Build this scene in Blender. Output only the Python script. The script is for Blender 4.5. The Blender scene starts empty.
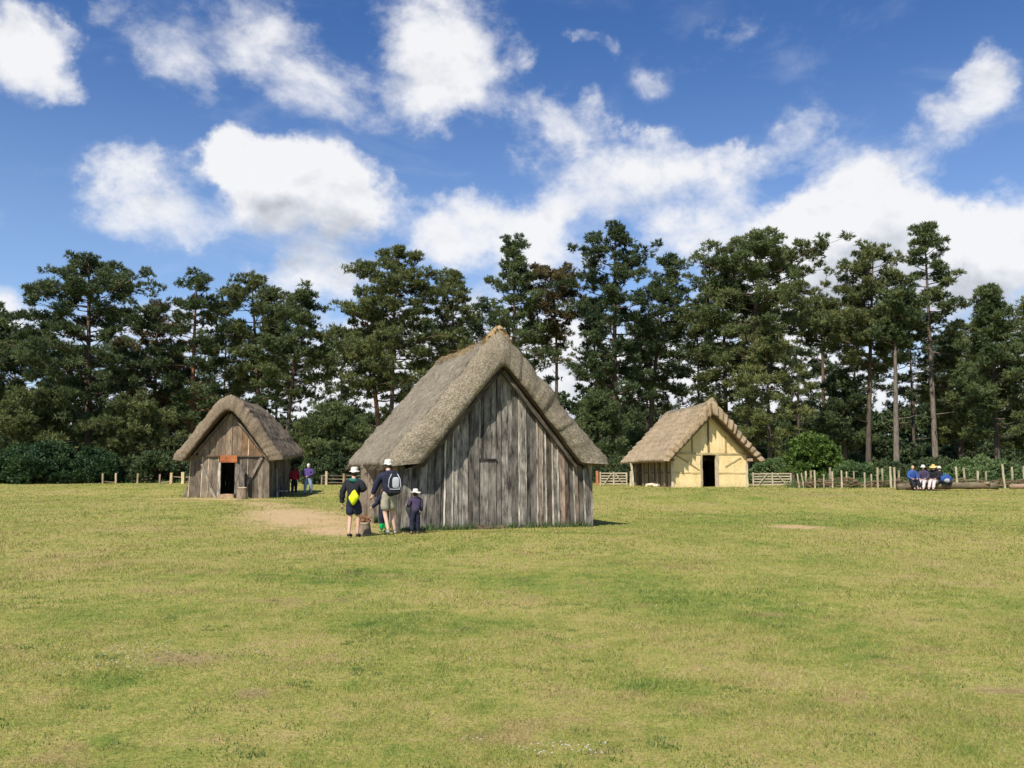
import bpy, bmesh, math, random
import numpy as np
from mathutils import Vector, Matrix, noise as mnoise
rnd = random.Random(7)
nrs = np.random.RandomState(11)
S = bpy.context.scene
C = S.collection
R = math.radians
F = 885.0; PITCH = R(5.36); CAMH = 1.6

# ------------------------------------------------------------------ helpers
def px2x(px, D):
    return (px - 512) / F * D / 1.0044
def hz(py, D):
    v = (384 - py) / F
    return CAMH + D * (math.sin(PITCH) + math.cos(PITCH) * v) / (math.cos(PITCH) - math.sin(PITCH) * v)
def gz(x, y):
    x = np.asarray(x, float); y = np.asarray(y, float)
    t = np.clip((x + 14) / 24, 0, 1)
    a = 46 - 20 * t
    s = np.clip((y - a) / 20, 0, 1); s = s * s * (3 - 2 * s)
    b = 0.03 * np.sin(x * .55 + 1.3) * np.sin(y * .37 + .4) + .02 * np.sin(x * .23 - y * .31)
    return .4 * s + b * np.clip((y - 2) / 6, 0, 1) * np.clip((140 - y) / 60, 0, 1)
def G(x, y): return float(gz(x, y))

def tag(o, label=None, cat=None, group=None, kind=None):
    if label: o['label'] = label
    if cat: o['category'] = cat
    if group: o['group'] = group
    if kind: o['kind'] = kind
    return o
def empty(name, loc, rz=0, **k):
    o = bpy.data.objects.new(name, None); C.objects.link(o)
    o.empty_display_size = .3
    o.location = loc; o.rotation_euler = (0, 0, rz)
    return tag(o, **k)
def link(name, me, parent=None, **k):
    o = bpy.data.objects.new(name, me); C.objects.link(o)
    if parent: o.parent = parent
    return tag(o, **k)

class MB:
    def __init__(s):
        s.v = []; s.f = []; s.uv = []; s.col = []; s.mi = []
    def face(s, idx, uv=None, col=(1, 1, 1), mi=0):
        s.f.append(tuple(idx)); s.uv.append(uv if uv else [(0, 0)] * len(idx)); s.col.append(col); s.mi.append(mi)
    def tube(s, pts, rad, n=8, col=(1, 1, 1), cap=True, squash=None, mi=0, jit=0):
        pts = [Vector(p) for p in pts]
        rings = []; L = 0; uo = rnd.random() * 9
        up = Vector((0.13, .21, 1)).normalized()
        for i, p in enumerate(pts):
            a = pts[max(i - 1, 0)]; b = pts[min(i + 1, len(pts) - 1)]
            t = (b - a).normalized()
            if abs(t.dot(up)) > .95: u = t.cross(Vector((1, .1, 0))).normalized()
            else: u = t.cross(up).normalized()
            if i and u.dot(lu) < 0: u = -u
            lu = u
            w = t.cross(u)
            if i: L += (p - pts[i - 1]).length
            r = rad[i] if hasattr(rad, '__len__') else rad
            base = len(s.v)
            for k in range(n):
                an = 2 * math.pi * k / n
                rr = r * (1 + (rnd.random() - .5) * jit)
                s.v.append(tuple(p + u * (math.cos(an) * rr) + w * (math.sin(an) * rr * (squash or 1))))
            rings.append((base, L))
        for (b0, l0), (b1, l1) in zip(rings, rings[1:]):
            for k in range(n):
                k2 = (k + 1) % n
                s.face((b0 + k, b0 + k2, b1 + k2, b1 + k),
                       [(uo + k / n * .5, l0), (uo + (k + 1) / n * .5, l0), (uo + (k + 1) / n * .5, l1), (uo + k / n * .5, l1)], col, mi)
        if cap:
            s.face([rings[0][0] + k for k in range(n)][::-1], None, col, mi)
            s.face([rings[-1][0] + k for k in range(n)], None, col, mi)
    def plank(s, p0, p1, wd, w, t, col=(1, 1, 1), seg=5, wob=.012, w1=None, cutt=None):
        """board from p0 to p1 centre line, wd = width direction, w wide, t thick"""
        p0 = Vector(p0); p1 = Vector(p1); wd = Vector(wd).normalized()
        ax = (p1 - p0).normalized(); nd = ax.cross(wd).normalized()
        L = (p1 - p0).length; uo = rnd.random() * 20; vo = rnd.random() * 20
        w1 = w if w1 is None else w1; b = len(s.v)
        for i in range(seg + 1):
            f = i / seg; c = p0.lerp(p1, f)
            ww = (w + (w1 - w) * f) / 2
            jl = (rnd.random() - .5) * 2 * wob; jr = (rnd.random() - .5) * 2 * wob; jn = (rnd.random() - .5) * wob
            zl = zr = 0
            if i == seg and cutt: zl, zr = cutt
            for (a, n_) in ((-1, -1), (1, -1), (1, 1), (-1, 1)):
                q = c + wd * (a * ww + (jl if a < 0 else jr)) + nd * (n_ * t / 2 + jn) + ax * (zl if a < 0 else zr)
                s.v.append(tuple(q))
        us = [0, w, w + t, 2 * w + t, 2 * w + 2 * t]
        for i in range(seg):
            for k in range(4):
                k2 = (k + 1) % 4
                y0 = L * i / seg + vo; y1 = L * (i + 1) / seg + vo
                s.face((b + i * 4 + k, b + i * 4 + k2, b + (i + 1) * 4 + k2, b + (i + 1) * 4 + k),
                       [(uo + us[k], y0), (uo + us[k + 1], y0), (uo + us[k + 1], y1), (uo + us[k], y1)], col)
        s.face((b + 3, b + 2, b + 1, b), [(uo, vo)] * 4, col); e = b + seg * 4
        s.face((e, e + 1, e + 2, e + 3), [(uo, vo)] * 4, col)
    def box(s, c, d, col=(1, 1, 1), rz=0):
        c = Vector(c); m = Matrix.Rotation(rz, 3, 'Z')
        s.plank(c - Vector((0, 0, d[2] / 2)), c + Vector((0, 0, d[2] / 2)), m @ Vector((1, 0, 0)), d[0], d[1], col, 1, 0)
    def mesh(s, name, mats, smooth=False):
        me = bpy.data.meshes.new(name)
        me.from_pydata(s.v, [], s.f)
        uvl = me.uv_layers.new(name='UVMap')
        flat = [c for u in s.uv for p in u for c in p]
        uvl.data.foreach_set('uv', flat)
        ca = me.color_attributes.new('col', 'FLOAT_COLOR', 'CORNER')
        cc = []
        for f, c in zip(s.f, s.col): cc += [c[0], c[1], c[2], 1.0] * len(f)
        ca.data.foreach_set('color', cc)
        if not isinstance(mats, (list, tuple)): mats = [mats]
        for m in mats: me.materials.append(m)
        me.polygons.foreach_set('material_index', s.mi)
        if smooth: me.polygons.foreach_set('use_smooth', [True] * len(s.f))
        me.update()
        return me
    def build(s, name, mats, parent=None, smooth=False, **k):
        return link(name, s.mesh(name, mats, smooth), parent, **k)

def tri_mesh(name, verts, mat, attr=None, nrm=None, smooth=False):
    """verts (n,3,3) numpy triangles -> mesh quickly"""
    n = len(verts)
    me = bpy.data.meshes.new(name)
    me.vertices.add(n * 3); me.loops.add(n * 3); me.polygons.add(n)
    me.vertices.foreach_set('co', verts.reshape(-1).astype(np.float32))
    me.loops.foreach_set('vertex_index', np.arange(n * 3, dtype=np.int32))
    me.polygons.foreach_set('loop_start', np.arange(0, n * 3, 3, dtype=np.int32))
    try: me.polygons.foreach_set('loop_total', np.full(n, 3, dtype=np.int32))
    except Exception: pass
    if attr is not None:
        a = me.attributes.new('tint', 'FLOAT', 'POINT')
        a.data.foreach_set('value', np.repeat(attr, 3).astype(np.float32))
    me.materials.append(mat)
    me.update(calc_edges=True); me.validate()
    return me

# ------------------------------------------------------------------ node helper
class NT:
    def __init__(s, nt): s.t = nt; s.x = 0
    def n(s, typ, ins=None, **pr):
        nd = s.t.nodes.new(typ); s.x += 40; nd.location = (s.x, 0)
        for k, v in pr.items(): setattr(nd, k, v)
        for k, v in (ins or {}).items():
            sock = nd.inputs[k]
            if isinstance(v, bpy.types.NodeSocket): s.t.links.new(v, sock)
            else: sock.default_value = v
        return nd
    def math(s, op, a, b=0.0, c=0.0, clamp=False):
        nd = s.n('ShaderNodeMath', {0: a, 1: b, 2: c}, operation=op); nd.use_clamp = clamp
        return nd.outputs[0]
    def vmath(s, op, a, b=(0, 0, 0), out=0):
        nd = s.n('ShaderNodeVectorMath', {0: a, 1: b}, operation=op); return nd.outputs[out]
    def noise(s, vec, scale, detail=4, rough=.55, dist=0.0):
        return s.n('ShaderNodeTexNoise', {'Vector': vec, 'Scale': scale, 'Detail': detail, 'Roughness': rough, 'Distortion': dist}).outputs['Fac']
    def ramp(s, fac, stops, interp='LINEAR'):
        nd = s.n('ShaderNodeValToRGB', {'Fac': fac}); cr = nd.color_ramp; cr.interpolation = interp
        while len(cr.elements) > 1: cr.elements.remove(cr.elements[-1])
        for i, (p, c) in enumerate(stops):
            e = cr.elements[0] if i == 0 else cr.elements.new(p)
            e.position = p
            if not hasattr(c, '__len__'): c = (c, c, c)
            e.color = (*c, 1)
        return nd.outputs['Color']
    def mix(s, fac, a, b, blend='MIX'):
        nd = s.n('ShaderNodeMix', data_type='RGBA', blend_type=blend)
        for sock, v in ((nd.inputs[0], fac), (nd.inputs[6], a), (nd.inputs[7], b)):
            if isinstance(v, bpy.types.NodeSocket): s.t.links.new(v, sock)
            else: sock.default_value = v if not isinstance(v, tuple) else ((*v, 1) if len(v) == 3 else v)
        return nd.outputs[2]
    def rng(s, v, a, b, c=0.0, d=1.0, smooth=False):
        nd = s.n('ShaderNodeMapRange', {0: v, 1: a, 2: b, 3: c, 4: d}, interpolation_type='SMOOTHSTEP' if smooth else 'LINEAR')
        return nd.outputs[0]
    def scale(s, vec, sc): return s.vmath('MULTIPLY', vec, sc)
def newmat(name):
    m = bpy.data.materials.new(name); m.use_nodes = True
    nt = m.node_tree; nt.nodes.clear()
    t = NT(nt); out = t.n('ShaderNodeOutputMaterial')
    return m, t, out
def finish(t, out, color, rough=.9, bump=None, bstr=.5, bdist=.02, spec=.2, trans=0, tcol=None):
    ins = {'Base Color': color, 'Roughness': rough, 'Specular IOR Level': spec}
    if bump is not None:
        ins['Normal'] = t.n('ShaderNodeBump', {'Height': bump, 'Strength': bstr, 'Distance': bdist}).outputs[0]
    p = t.n('ShaderNodeBsdfPrincipled', ins)
    sh = p.outputs[0]
    if trans:
        tr = t.n('ShaderNodeBsdfTranslucent', {'Color': tcol if tcol is not None else color})
        sh = t.n('ShaderNodeMixShader', {0: trans, 1: sh, 2: tr.outputs[0]}).outputs[0]
    t.t.links.new(sh, out.inputs['Surface'])
    return p
def simple(name, col, rough=.85, var=.25, scale=8, spec=.25, bump=.3):
    m, t, out = newmat(name)
    co = t.n('ShaderNodeTexCoord').outputs['Object']
    nz = t.noise(co, scale, 5, .6)
    c = t.mix(t.rng(nz, .3, .7), tuple(x * (1 - var) for x in col), tuple(min(1, x * (1 + var)) for x in col))
    finish(t, out, c, rough, nz, bump, .01, spec)
    return m
# ------------------------------------------------------------------ materials
def wood_mat(name, dark=(.085, .075, .062), light=(.32, .28, .225), warm=(.22, .12, .06), grain=1.0):
    m, t, out = newmat(name)
    uv = t.n('ShaderNodeUVMap').outputs[0]
    ob = t.n('ShaderNodeTexCoord').outputs['Object']
    at = t.n('ShaderNodeAttribute', attribute_name='col').outputs['Color']
    g1 = t.noise(t.scale(uv, (55 * grain, 2.2 * grain, 1)), 1, 5, .6, .6)
    g2 = t.noise(t.scale(uv, (11 * grain, 1.1 * grain, 1)), 1, 4, .6, 1.2)
    blot = t.noise(t.scale(uv, (4, 1.6, 1)), 1.1, 5, .65)
    kn = t.n('ShaderNodeTexVoronoi', {'Vector': t.scale(uv, (4.5, 1.3, 1)), 'Scale': 1.0}).outputs['Distance']
    knot = t.rng(kn, .05, .16, 1, 0, True)
    v = t.math('ADD', t.math('MULTIPLY', g1, .5), t.math('MULTIPLY', g2, .5))
    v = t.math('ADD', v, t.math('MULTIPLY', t.math('SUBTRACT', blot, .5), .95))
    c = t.ramp(v, [(.3, dark), (.5, tuple((a + b) / 2 for a, b in zip(dark, light))), (.68, light)])
    w = t.rng(t.noise(ob, .9, 3), .55, .75)
    c = t.mix(t.math('MULTIPLY', w, .35), c, warm)
    c = t.mix(t.math('MULTIPLY', knot, .75), c, (.035, .028, .022))
    c = t.mix(1.0, c, at, 'MULTIPLY')
    h = t.math('SUBTRACT', g1, t.math('MULTIPLY', knot, .5))
    finish(t, out, c, .9, h, .6, .012, .15)
    return m
def thatch_mat(name, a, b, c3, end=None, fib=1.0):
    m, t, out = newmat(name)
    uv = t.n('ShaderNodeUVMap').outputs[0]
    ob = t.n('ShaderNodeTexCoord').outputs['Object']
    at = t.n('ShaderNodeAttribute', attribute_name='col').outputs['Color']
    f1 = t.noise(t.scale(uv, (46 * fib, 5.5, 1)), 1, 4, .65, .5)
    f2 = t.noise(t.scale(uv, (14, 3.2, 1)), 1, 4, .6, .7)
    sp = t.noise(ob, 26, 3, .7)
    big = t.noise(ob, .8, 5, .6)
    v = t.math('ADD', t.math('MULTIPLY', f1, .45), t.math('MULTIPLY', f2, .25))
    v = t.math('ADD', v, t.math('MULTIPLY', sp, .3))
    c = t.ramp(v, [(.34, tuple(x * .45 for x in a)), (.47, a), (.58, b), (.72, c3)])
    c = t.mix(t.math('MULTIPLY', t.rng(big, .42, .68), .5), c, tuple(x * .62 for x in a))
    moss = t.rng(t.noise(ob, 2.3, 4, .6), .6, .75)
    c = t.mix(t.math('MULTIPLY', moss, .1), c, (.12, .12, .06))
    c = t.mix(1.0, c, at, 'MULTIPLY')
    finish(t, out, c, .95, v, 1.0, .045, .1)
    return m
M = {}
M['wood'] = wood_mat('weathered_wood', (.04, .036, .032), (.36, .328, .285), (.13, .10, .07))
M['wood2'] = wood_mat('brown_wood', (.14, .11, .08), (.36, .29, .22))
M['pale_wood'] = wood_mat('pale_wood', (.34, .28, .2), (.62, .54, .42), (.4, .3, .2))
M['orange_wood'] = wood_mat('orange_wood', (.26, .09, .035), (.42, .17, .07), (.35, .15, .06))
M['thatch'] = thatch_mat('grey_thatch', (.18, .15, .108), (.35, .305, .22), (.56, .50, .375))
M['thatch_brown'] = thatch_mat('brown_thatch', (.17, .13, .09), (.31, .25, .175), (.43, .36, .26))
M['thatch_gold'] = thatch_mat('straw_thatch', (.28, .205, .125), (.5, .395, .26), (.70, .57, .39))
M['ridge'] = thatch_mat('ridge_straw', (.3, .2, .1), (.52, .38, .2), (.68, .52, .32))
def daub():
    m, t, out = newmat('yellow_daub')
    ob = t.n('ShaderNodeTexCoord').outputs['Object']
    n1 = t.noise(ob, 1.2, 6, .6); n2 = t.noise(ob, 9, 5, .6)
    st = t.noise(t.scale(ob, (5, 5, .6)), 1, 4, .6)
    c = t.ramp(n1, [(.3, (.72, .54, .25)), (.55, (.82, .64, .32)), (.75, (.84, .70, .41))])
    c = t.mix(t.math('MULTIPLY', t.rng(st, .5, .75), .42), c, (.52, .38, .18))
    ce = t.n('ShaderNodeTexVoronoi', {'Vector': t.vmath('ADD', ob, t.scale(t.n('ShaderNodeTexNoise', {'Vector': ob, 'Scale': 3.0}).outputs['Color'], (.5, .5, .5))), 'Scale': 1.7}, feature='DISTANCE_TO_EDGE').outputs['Distance']
    c = t.mix(t.rng(ce, 0, .02, .5, 0), c, (.34, .25, .12))
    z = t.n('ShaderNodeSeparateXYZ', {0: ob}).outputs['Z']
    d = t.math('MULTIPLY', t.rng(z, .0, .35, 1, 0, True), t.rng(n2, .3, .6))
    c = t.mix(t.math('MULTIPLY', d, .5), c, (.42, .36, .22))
    finish(t, out, c, .92, n2, .5, .02, .1)
    return m
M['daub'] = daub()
M['daub_timber'] = wood_mat('limewashed_timber', (.34, .25, .13), (.55, .44, .25), (.42, .32, .18))
def bark(name, low, high, zc=9, zw=5):
    m, t, out = newmat(name)
    ob = t.n('ShaderNodeTexCoord').outputs['Object']
    z = t.n('ShaderNodeSeparateXYZ', {0: ob}).outputs['Z']
    n1 = t.noise(t.scale(ob, (5, 5, 1.3)), 1.2, 6, .7); n2 = t.noise(ob, .5, 3)
    f = t.rng(t.math('ADD', z, t.math('MULTIPLY', n2, 4)), zc - zw / 2, zc + zw / 2, 0, 1, True)
    c = t.mix(f, low, high)
    c = t.mix(t.rng(n1, .35, .62), tuple(x * .35 for x in low), c)
    finish(t, out, c, .95, n1, 1, .06, .1)
    return m
M['bark'] = bark('pine_bark', (.13, .105, .085), (.2, .13, .085))
M['bark_red'] = bark('red_pine_bark', (.15, .10, .075), (.31, .15, .08), 7, 4)
M['bark_pale'] = bark('pale_pine_bark', (.24, .2, .16), (.2, .15, .11), 12, 5)
def foliage(name, dark, mid, lit, trans=.28):
    m, t, out = newmat(name)
    geo = t.n('ShaderNodeNewGeometry').outputs['Position']
    ti = t.n('ShaderNodeAttribute', attribute_name='tint').outputs['Fac']
    rn = t.n('ShaderNodeObjectInfo').outputs['Random']
    n1 = t.noise(geo, .45, 3, .6)
    v = t.math('ADD', t.math('MULTIPLY', ti, .6), t.math('MULTIPLY', n1, .55))
    v = t.math('ADD', v, t.math('MULTIPLY', t.math('SUBTRACT', rn, .5), .12))
    c = t.ramp(v, [(.28, dark), (.55, mid), (.85, lit)])
    finish(t, out, c, .6, spec=.3, trans=trans)
    return m
M['pine'] = foliage('pine_needles', (.042, .068, .027), (.098, .13, .045), (.18, .20, .068))
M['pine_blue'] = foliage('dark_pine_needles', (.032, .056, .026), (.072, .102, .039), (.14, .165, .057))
M['pine_olive'] = foliage('olive_pine_needles', (.055, .077, .029), (.13, .152, .05), (.225, .232, .076))
M['pine_rust'] = foliage('bronze_pine_needles', (.07, .055, .025), (.13, .105, .04), (.19, .15, .06))
M['holly'] = foliage('glossy_leaves', (.014, .036, .013), (.03, .068, .022), (.07, .12, .038), .15)
M['leaf'] = foliage('bright_leaves', (.045, .085, .016), (.10, .165, .028), (.2, .28, .055), .3)
M['clover'] = foliage('clover_leaves', (.08, .14, .035), (.13, .2, .05), (.19, .26, .07), .3)
M['herb'] = foliage('herb_leaves', (.05, .09, .03), (.10, .16, .05), (.2, .26, .1), .3)

BARE = [(-6.9, 28.6, 2.0, 8.0, .36), (-14.0, 43.9, 4.2, .9, 0), (7.6, 23.9, .8, .95, 0), (-2.75, 7.6, .42, .3, 0),
        (-1.85, 6.5, .16, .2, 0), (3.55, 6.6, .3, .13, 0), (-10.5, 38, 1.2, 4.5, .5), (-4.6, 23.4, 1.3, 2.4, .25), (13.5, 41, 3.4, .7, 0)]
GREEN = [(-.9, 9.2, 1.4, .8, 0), (2.4, 10.5, 1.8, 1.3, 0), (1.2, 6.7, .5, .35, 0), (-3.1, 6.9, .5, .35, 0), (1.0, 12.5, 1.6, 1.4, 0), (9, 27, 6, 4, 0), (-2.2, 13, 1.4, 1.2, 0), (5, 7.2, .9, .5, 0), (0, 22.0, 3.5, .5, -.32)]
def ell(t, pos, e):
    cx, cy, rx, ry, a = e
    p = t.vmath('SUBTRACT', pos, (cx, cy, 0))
    s = t.n('ShaderNodeSeparateXYZ', {0: p}); X, Y = s.outputs[0], s.outputs[1]
    ca, sa = math.cos(a), math.sin(a)
    u = t.math('ADD', t.math('MULTIPLY', X, ca / rx), t.math('MULTIPLY', Y, sa / rx))
    v = t.math('ADD', t.math('MULTIPLY', X, -sa / ry), t.math('MULTIPLY', Y, ca / ry))
    return t.math('SQRT', t.math('ADD', t.math('MULTIPLY', u, u), t.math('MULTIPLY', v, v)))
def ground_group():
    g = bpy.data.node_groups.new('lawn_colour', 'ShaderNodeTree')
    g.interface.new_socket('Color', in_out='OUTPUT', socket_type='NodeSocketColor')
    g.interface.new_socket('Bare', in_out='OUTPUT', socket_type='NodeSocketFloat')
    t = NT(g); out = t.n('NodeGroupOutput')
    pos = t.n('ShaderNodeNewGeometry').outputs['Position']
    pos = t.scale(pos, (1, 1, 0))
    nA = t.noise(pos, .16, 4, .55); nB = t.noise(t.scale(pos, (1, .55, 1)), .8, 5, .6)
    nC = t.noise(pos, 3.2, 4, .6); nD = t.noise(pos, 14, 3, .6)
    nE = t.noise(t.vmath('ADD', pos, (31, 17, 0)), .55, 5, .62); nF = t.noise(t.vmath('ADD', pos, (7, 57, 0)), 1.9, 5, .65)
    v = t.math('ADD', t.math('MULTIPLY', nA, .24), t.math('MULTIPLY', nB, .28))
    v = t.math('ADD', v, t.math('MULTIPLY', nC, .27)); v = t.math('ADD', v, t.math('MULTIPLY', nD, .21))
    for e in GREEN:
        d = ell(t, pos, e)
        v = t.math('SUBTRACT', v, t.math('MULTIPLY', t.rng(d, .3, 1.3, 1, 0, True), .07))
    c = t.ramp(v, [(.355, (.115, .175, .034)), (.42, (.21, .255, .052)), (.475, (.305, .305, .075)), (.525, (.395, .35, .108)), (.60, (.45, .335, .155))])
    # dry brownish thin places
    dry = t.rng(t.math('ADD', t.math('MULTIPLY', nE, .5), t.math('MULTIPLY', nF, .5)), .53, .62, 0, 1, True)
    c = t.mix(t.math('MULTIPLY', dry, .5), c, (.38, .25, .13))
    bare = None; brown = None
    warp = t.math('ADD', t.math('MULTIPLY', t.math('SUBTRACT', nE, .5), 1.5), t.math('MULTIPLY', t.math('SUBTRACT', nF, .5), 1.6))
    for i, e in enumerate(BARE):
        d = t.math('ADD', ell(t, pos, e), warp)
        k = t.rng(d, .2, 1.3, .9 if i in (0, 1, 2, 7) else .7, 0, True)
        if i in (0, 1, 2, 6, 7): bare = k if bare is None else t.math('MAXIMUM', bare, k)
        else: brown = k if brown is None else t.math('MAXIMUM', brown, k)
    sand = t.mix(nC, (.52, .34, .18), (.68, .49, .29))
    c = t.mix(brown, c, t.mix(nD, (.27, .175, .10), (.42, .30, .17)))
    c = t.mix(bare, c, sand)
    g.links.new(c, out.inputs['Color']); g.links.new(bare, out.inputs['Bare'])
    return g
GG = ground_group()
def lawn_mat():
    m, t, out = newmat('lawn')
    gr = t.n('ShaderNodeGroup', node_tree=GG)
    pos = t.n('ShaderNodeNewGeometry').outputs['Position']
    n1 = t.noise(pos, 38, 5, .7); n2 = t.noise(pos, 6, 4, .7)
    h = t.math('ADD', t.math('MULTIPLY', n1, .5), t.math('MULTIPLY', n2, .8))
    c = t.mix(t.rng(n1, .3, .6), t.mix(1.0, gr.outputs[0], (.5, .48, .45), 'MULTIPLY'), gr.outputs[0])
    finish(t, out, c, .95, h, .7, .05, .05)
    return m
M['lawn'] = lawn_mat()
def blade_mat():
    m, t, out = newmat('grass_blade')
    gr = t.n('ShaderNodeGroup', node_tree=GG)
    ti = t.n('ShaderNodeAttribute', attribute_name='tint').outputs['Fac']
    c = t.mix(t.rng(ti, 0, 1, 0, .65), gr.outputs[0], (.21, .27, .05))
    c = t.mix(t.rng(ti, .9, .97), c, (.46, .39, .2))
    c = t.mix(1.0, c, t.ramp(t.math('FRACT', t.math('MULTIPLY', ti, 7.3)), [(0, .86), (1, 1.28)]), 'MULTIPLY')
    finish(t, out, c, .55, spec=.25, trans=.35)
    return m
M['blade'] = blade_mat()
M['skin'] = simple('skin', (.62, .38, .27), .6, .08, 20)
M['black'] = simple('black_cloth', (.018, .019, .023), .9, .3)
M['navy'] = simple('navy_cloth', (.02, .022, .042), .9, .3)
M['teal'] = simple('teal_cloth', (.02, .14, .11), .9, .2)
M['khaki'] = simple('khaki_cloth', (.36, .33, .25), .9, .15)
M['white'] = simple('white_cloth', (.62, .59, .50), .9, .06)
M['yellow'] = simple('yellow_plastic', (.72, .82, .02), .5, .08)
M['greenw'] = simple('green_rubber', (.0, .36, .09), .35, .1, spec=.5)
M['purple'] = simple('purple_cloth', (.08, .05, .17), .9, .2)
M['plum'] = simple('plum_cloth', (.06, .045, .085), .9, .3)
M['jeans'] = simple('light_denim', (.26, .36, .46), .9, .15)
M['red'] = simple('dark_red_cloth', (.30, .02, .04), .9, .2)
M['blue'] = simple('blue_cloth', (.035, .08, .26), .85, .2)
M['pinkish'] = simple('pale_pink_cloth', (.55, .47, .44), .9, .08)
M['straw'] = simple('straw_hat', (.62, .45, .16), .9, .15, 40)
M['hair'] = simple('brown_hair', (.06, .04, .025), .7, .3, 30)
M['hair_w'] = simple('white_hair', (.7, .66, .6), .7, .1, 30)
M['hair_f'] = simple('fair_hair', (.42, .25, .14), .7, .2, 30)
M['grey'] = simple('grey_cloth', (.42, .43, .45), .7, .1)
M['shoe'] = simple('dark_shoe', (.04, .04, .05), .6, .2)
M['shoe_w'] = simple('white_shoe', (.7, .7, .7), .6, .1)
M['iron'] = simple('dark_iron', (.02, .02, .02), .6, .3)
M['petal'] = simple('pale_petal', (.6, .56, .56), .7, .1)
M['end'] = simple('cut_wood_end', (.5, .4, .27), .9, .2, 15)

# ------------------------------------------------------------------ camera, sun, world
cam = bpy.data.cameras.new('camera'); cam.lens = F / 1024 * 36; cam.sensor_width = 36; cam.clip_end = 3000; cam.clip_start = .1
co = bpy.data.objects.new('camera', cam); C.objects.link(co)
co.location = (0, 0, CAMH); co.rotation_euler = (math.pi / 2 + PITCH, 0, 0)
S.camera = co
SAZ = R(28); SEL = R(50)
sd = Vector((-math.sin(SAZ) * math.cos(SEL), -math.cos(SAZ) * math.cos(SEL), math.sin(SEL)))
sun = bpy.data.lights.new('sun', 'SUN'); sun.energy = 5.0; sun.angle = R(.53); sun.color = (1, .95, .87)
so = bpy.data.objects.new('sun', sun); C.objects.link(so)
so.rotation_euler = sd.to_track_quat('Z', 'Y').to_euler(); so.location = (-20, -20, 40)

BL = [(18, 38, 70, 58, .95), (70, 70, 30, 25, .45), (118, 8, 40, 25, .4), (165, 50, 45, 38, .42), (205, 92, 28, 28, .35),
      (265, 30, 75, 50, .6), (320, 85, 60, 40, .45), (455, 55, 80, 70, .85), (500, 110, 55, 50, .65), (395, 20, 60, 40, .6), (420, 100, 60, 40, .5),
      (290, 185, 88, 68, 1.5), (245, 165, 45, 45, .9), (340, 205, 50, 42, .9), (140, 180, 58, 42, .85), (200, 230, 60, 32, .5), (100, 215, 40, 25, .3),
      (335, 268, 80, 34, .8), (270, 285, 60, 25, .5), (480, 240, 80, 48, 1.0), (532, 207, 42, 30, .7), (420, 215, 40, 25, .4), (550, 265, 60, 35, .6),
      (568, 128, 42, 28, .8), (640, 150, 55, 30, .7), (700, 178, 60, 34, .8), (745, 198, 45, 25, .4), (700, 240, 55, 36, .7), (610, 195, 75, 40, .42), (560, 175, 50, 40, .3), (760, 225, 60, 30, .4),
      (880, 213, 100, 60, 1.5), (825, 238, 85, 52, 1.2), (790, 275, 100, 50, 1.0), (1012, 238, 88, 62, 1.3), (950, 235, 60, 40, .8), (940, 285, 120, 50, 1.2),
      (930, 112, 42, 26, .6), (992, 92, 45, 38, .75), (965, 130, 50, 25, .5), (728, 28, 70, 28, .45), (790, 138, 45, 42, .35), (640, 70, 40, 28, .28), (585, 48, 18, 14, .3),
      (840, 160, 150, 24, .3), (0, 300, 50, 40, .7), (120, 330, 150, 40, .4), (450, 380, 250, 90, 1.0), (760, 400, 300, 100, 1.0), (150, 420, 200, 60, .9), (1050, 380, 120, 80, 1)]
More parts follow.
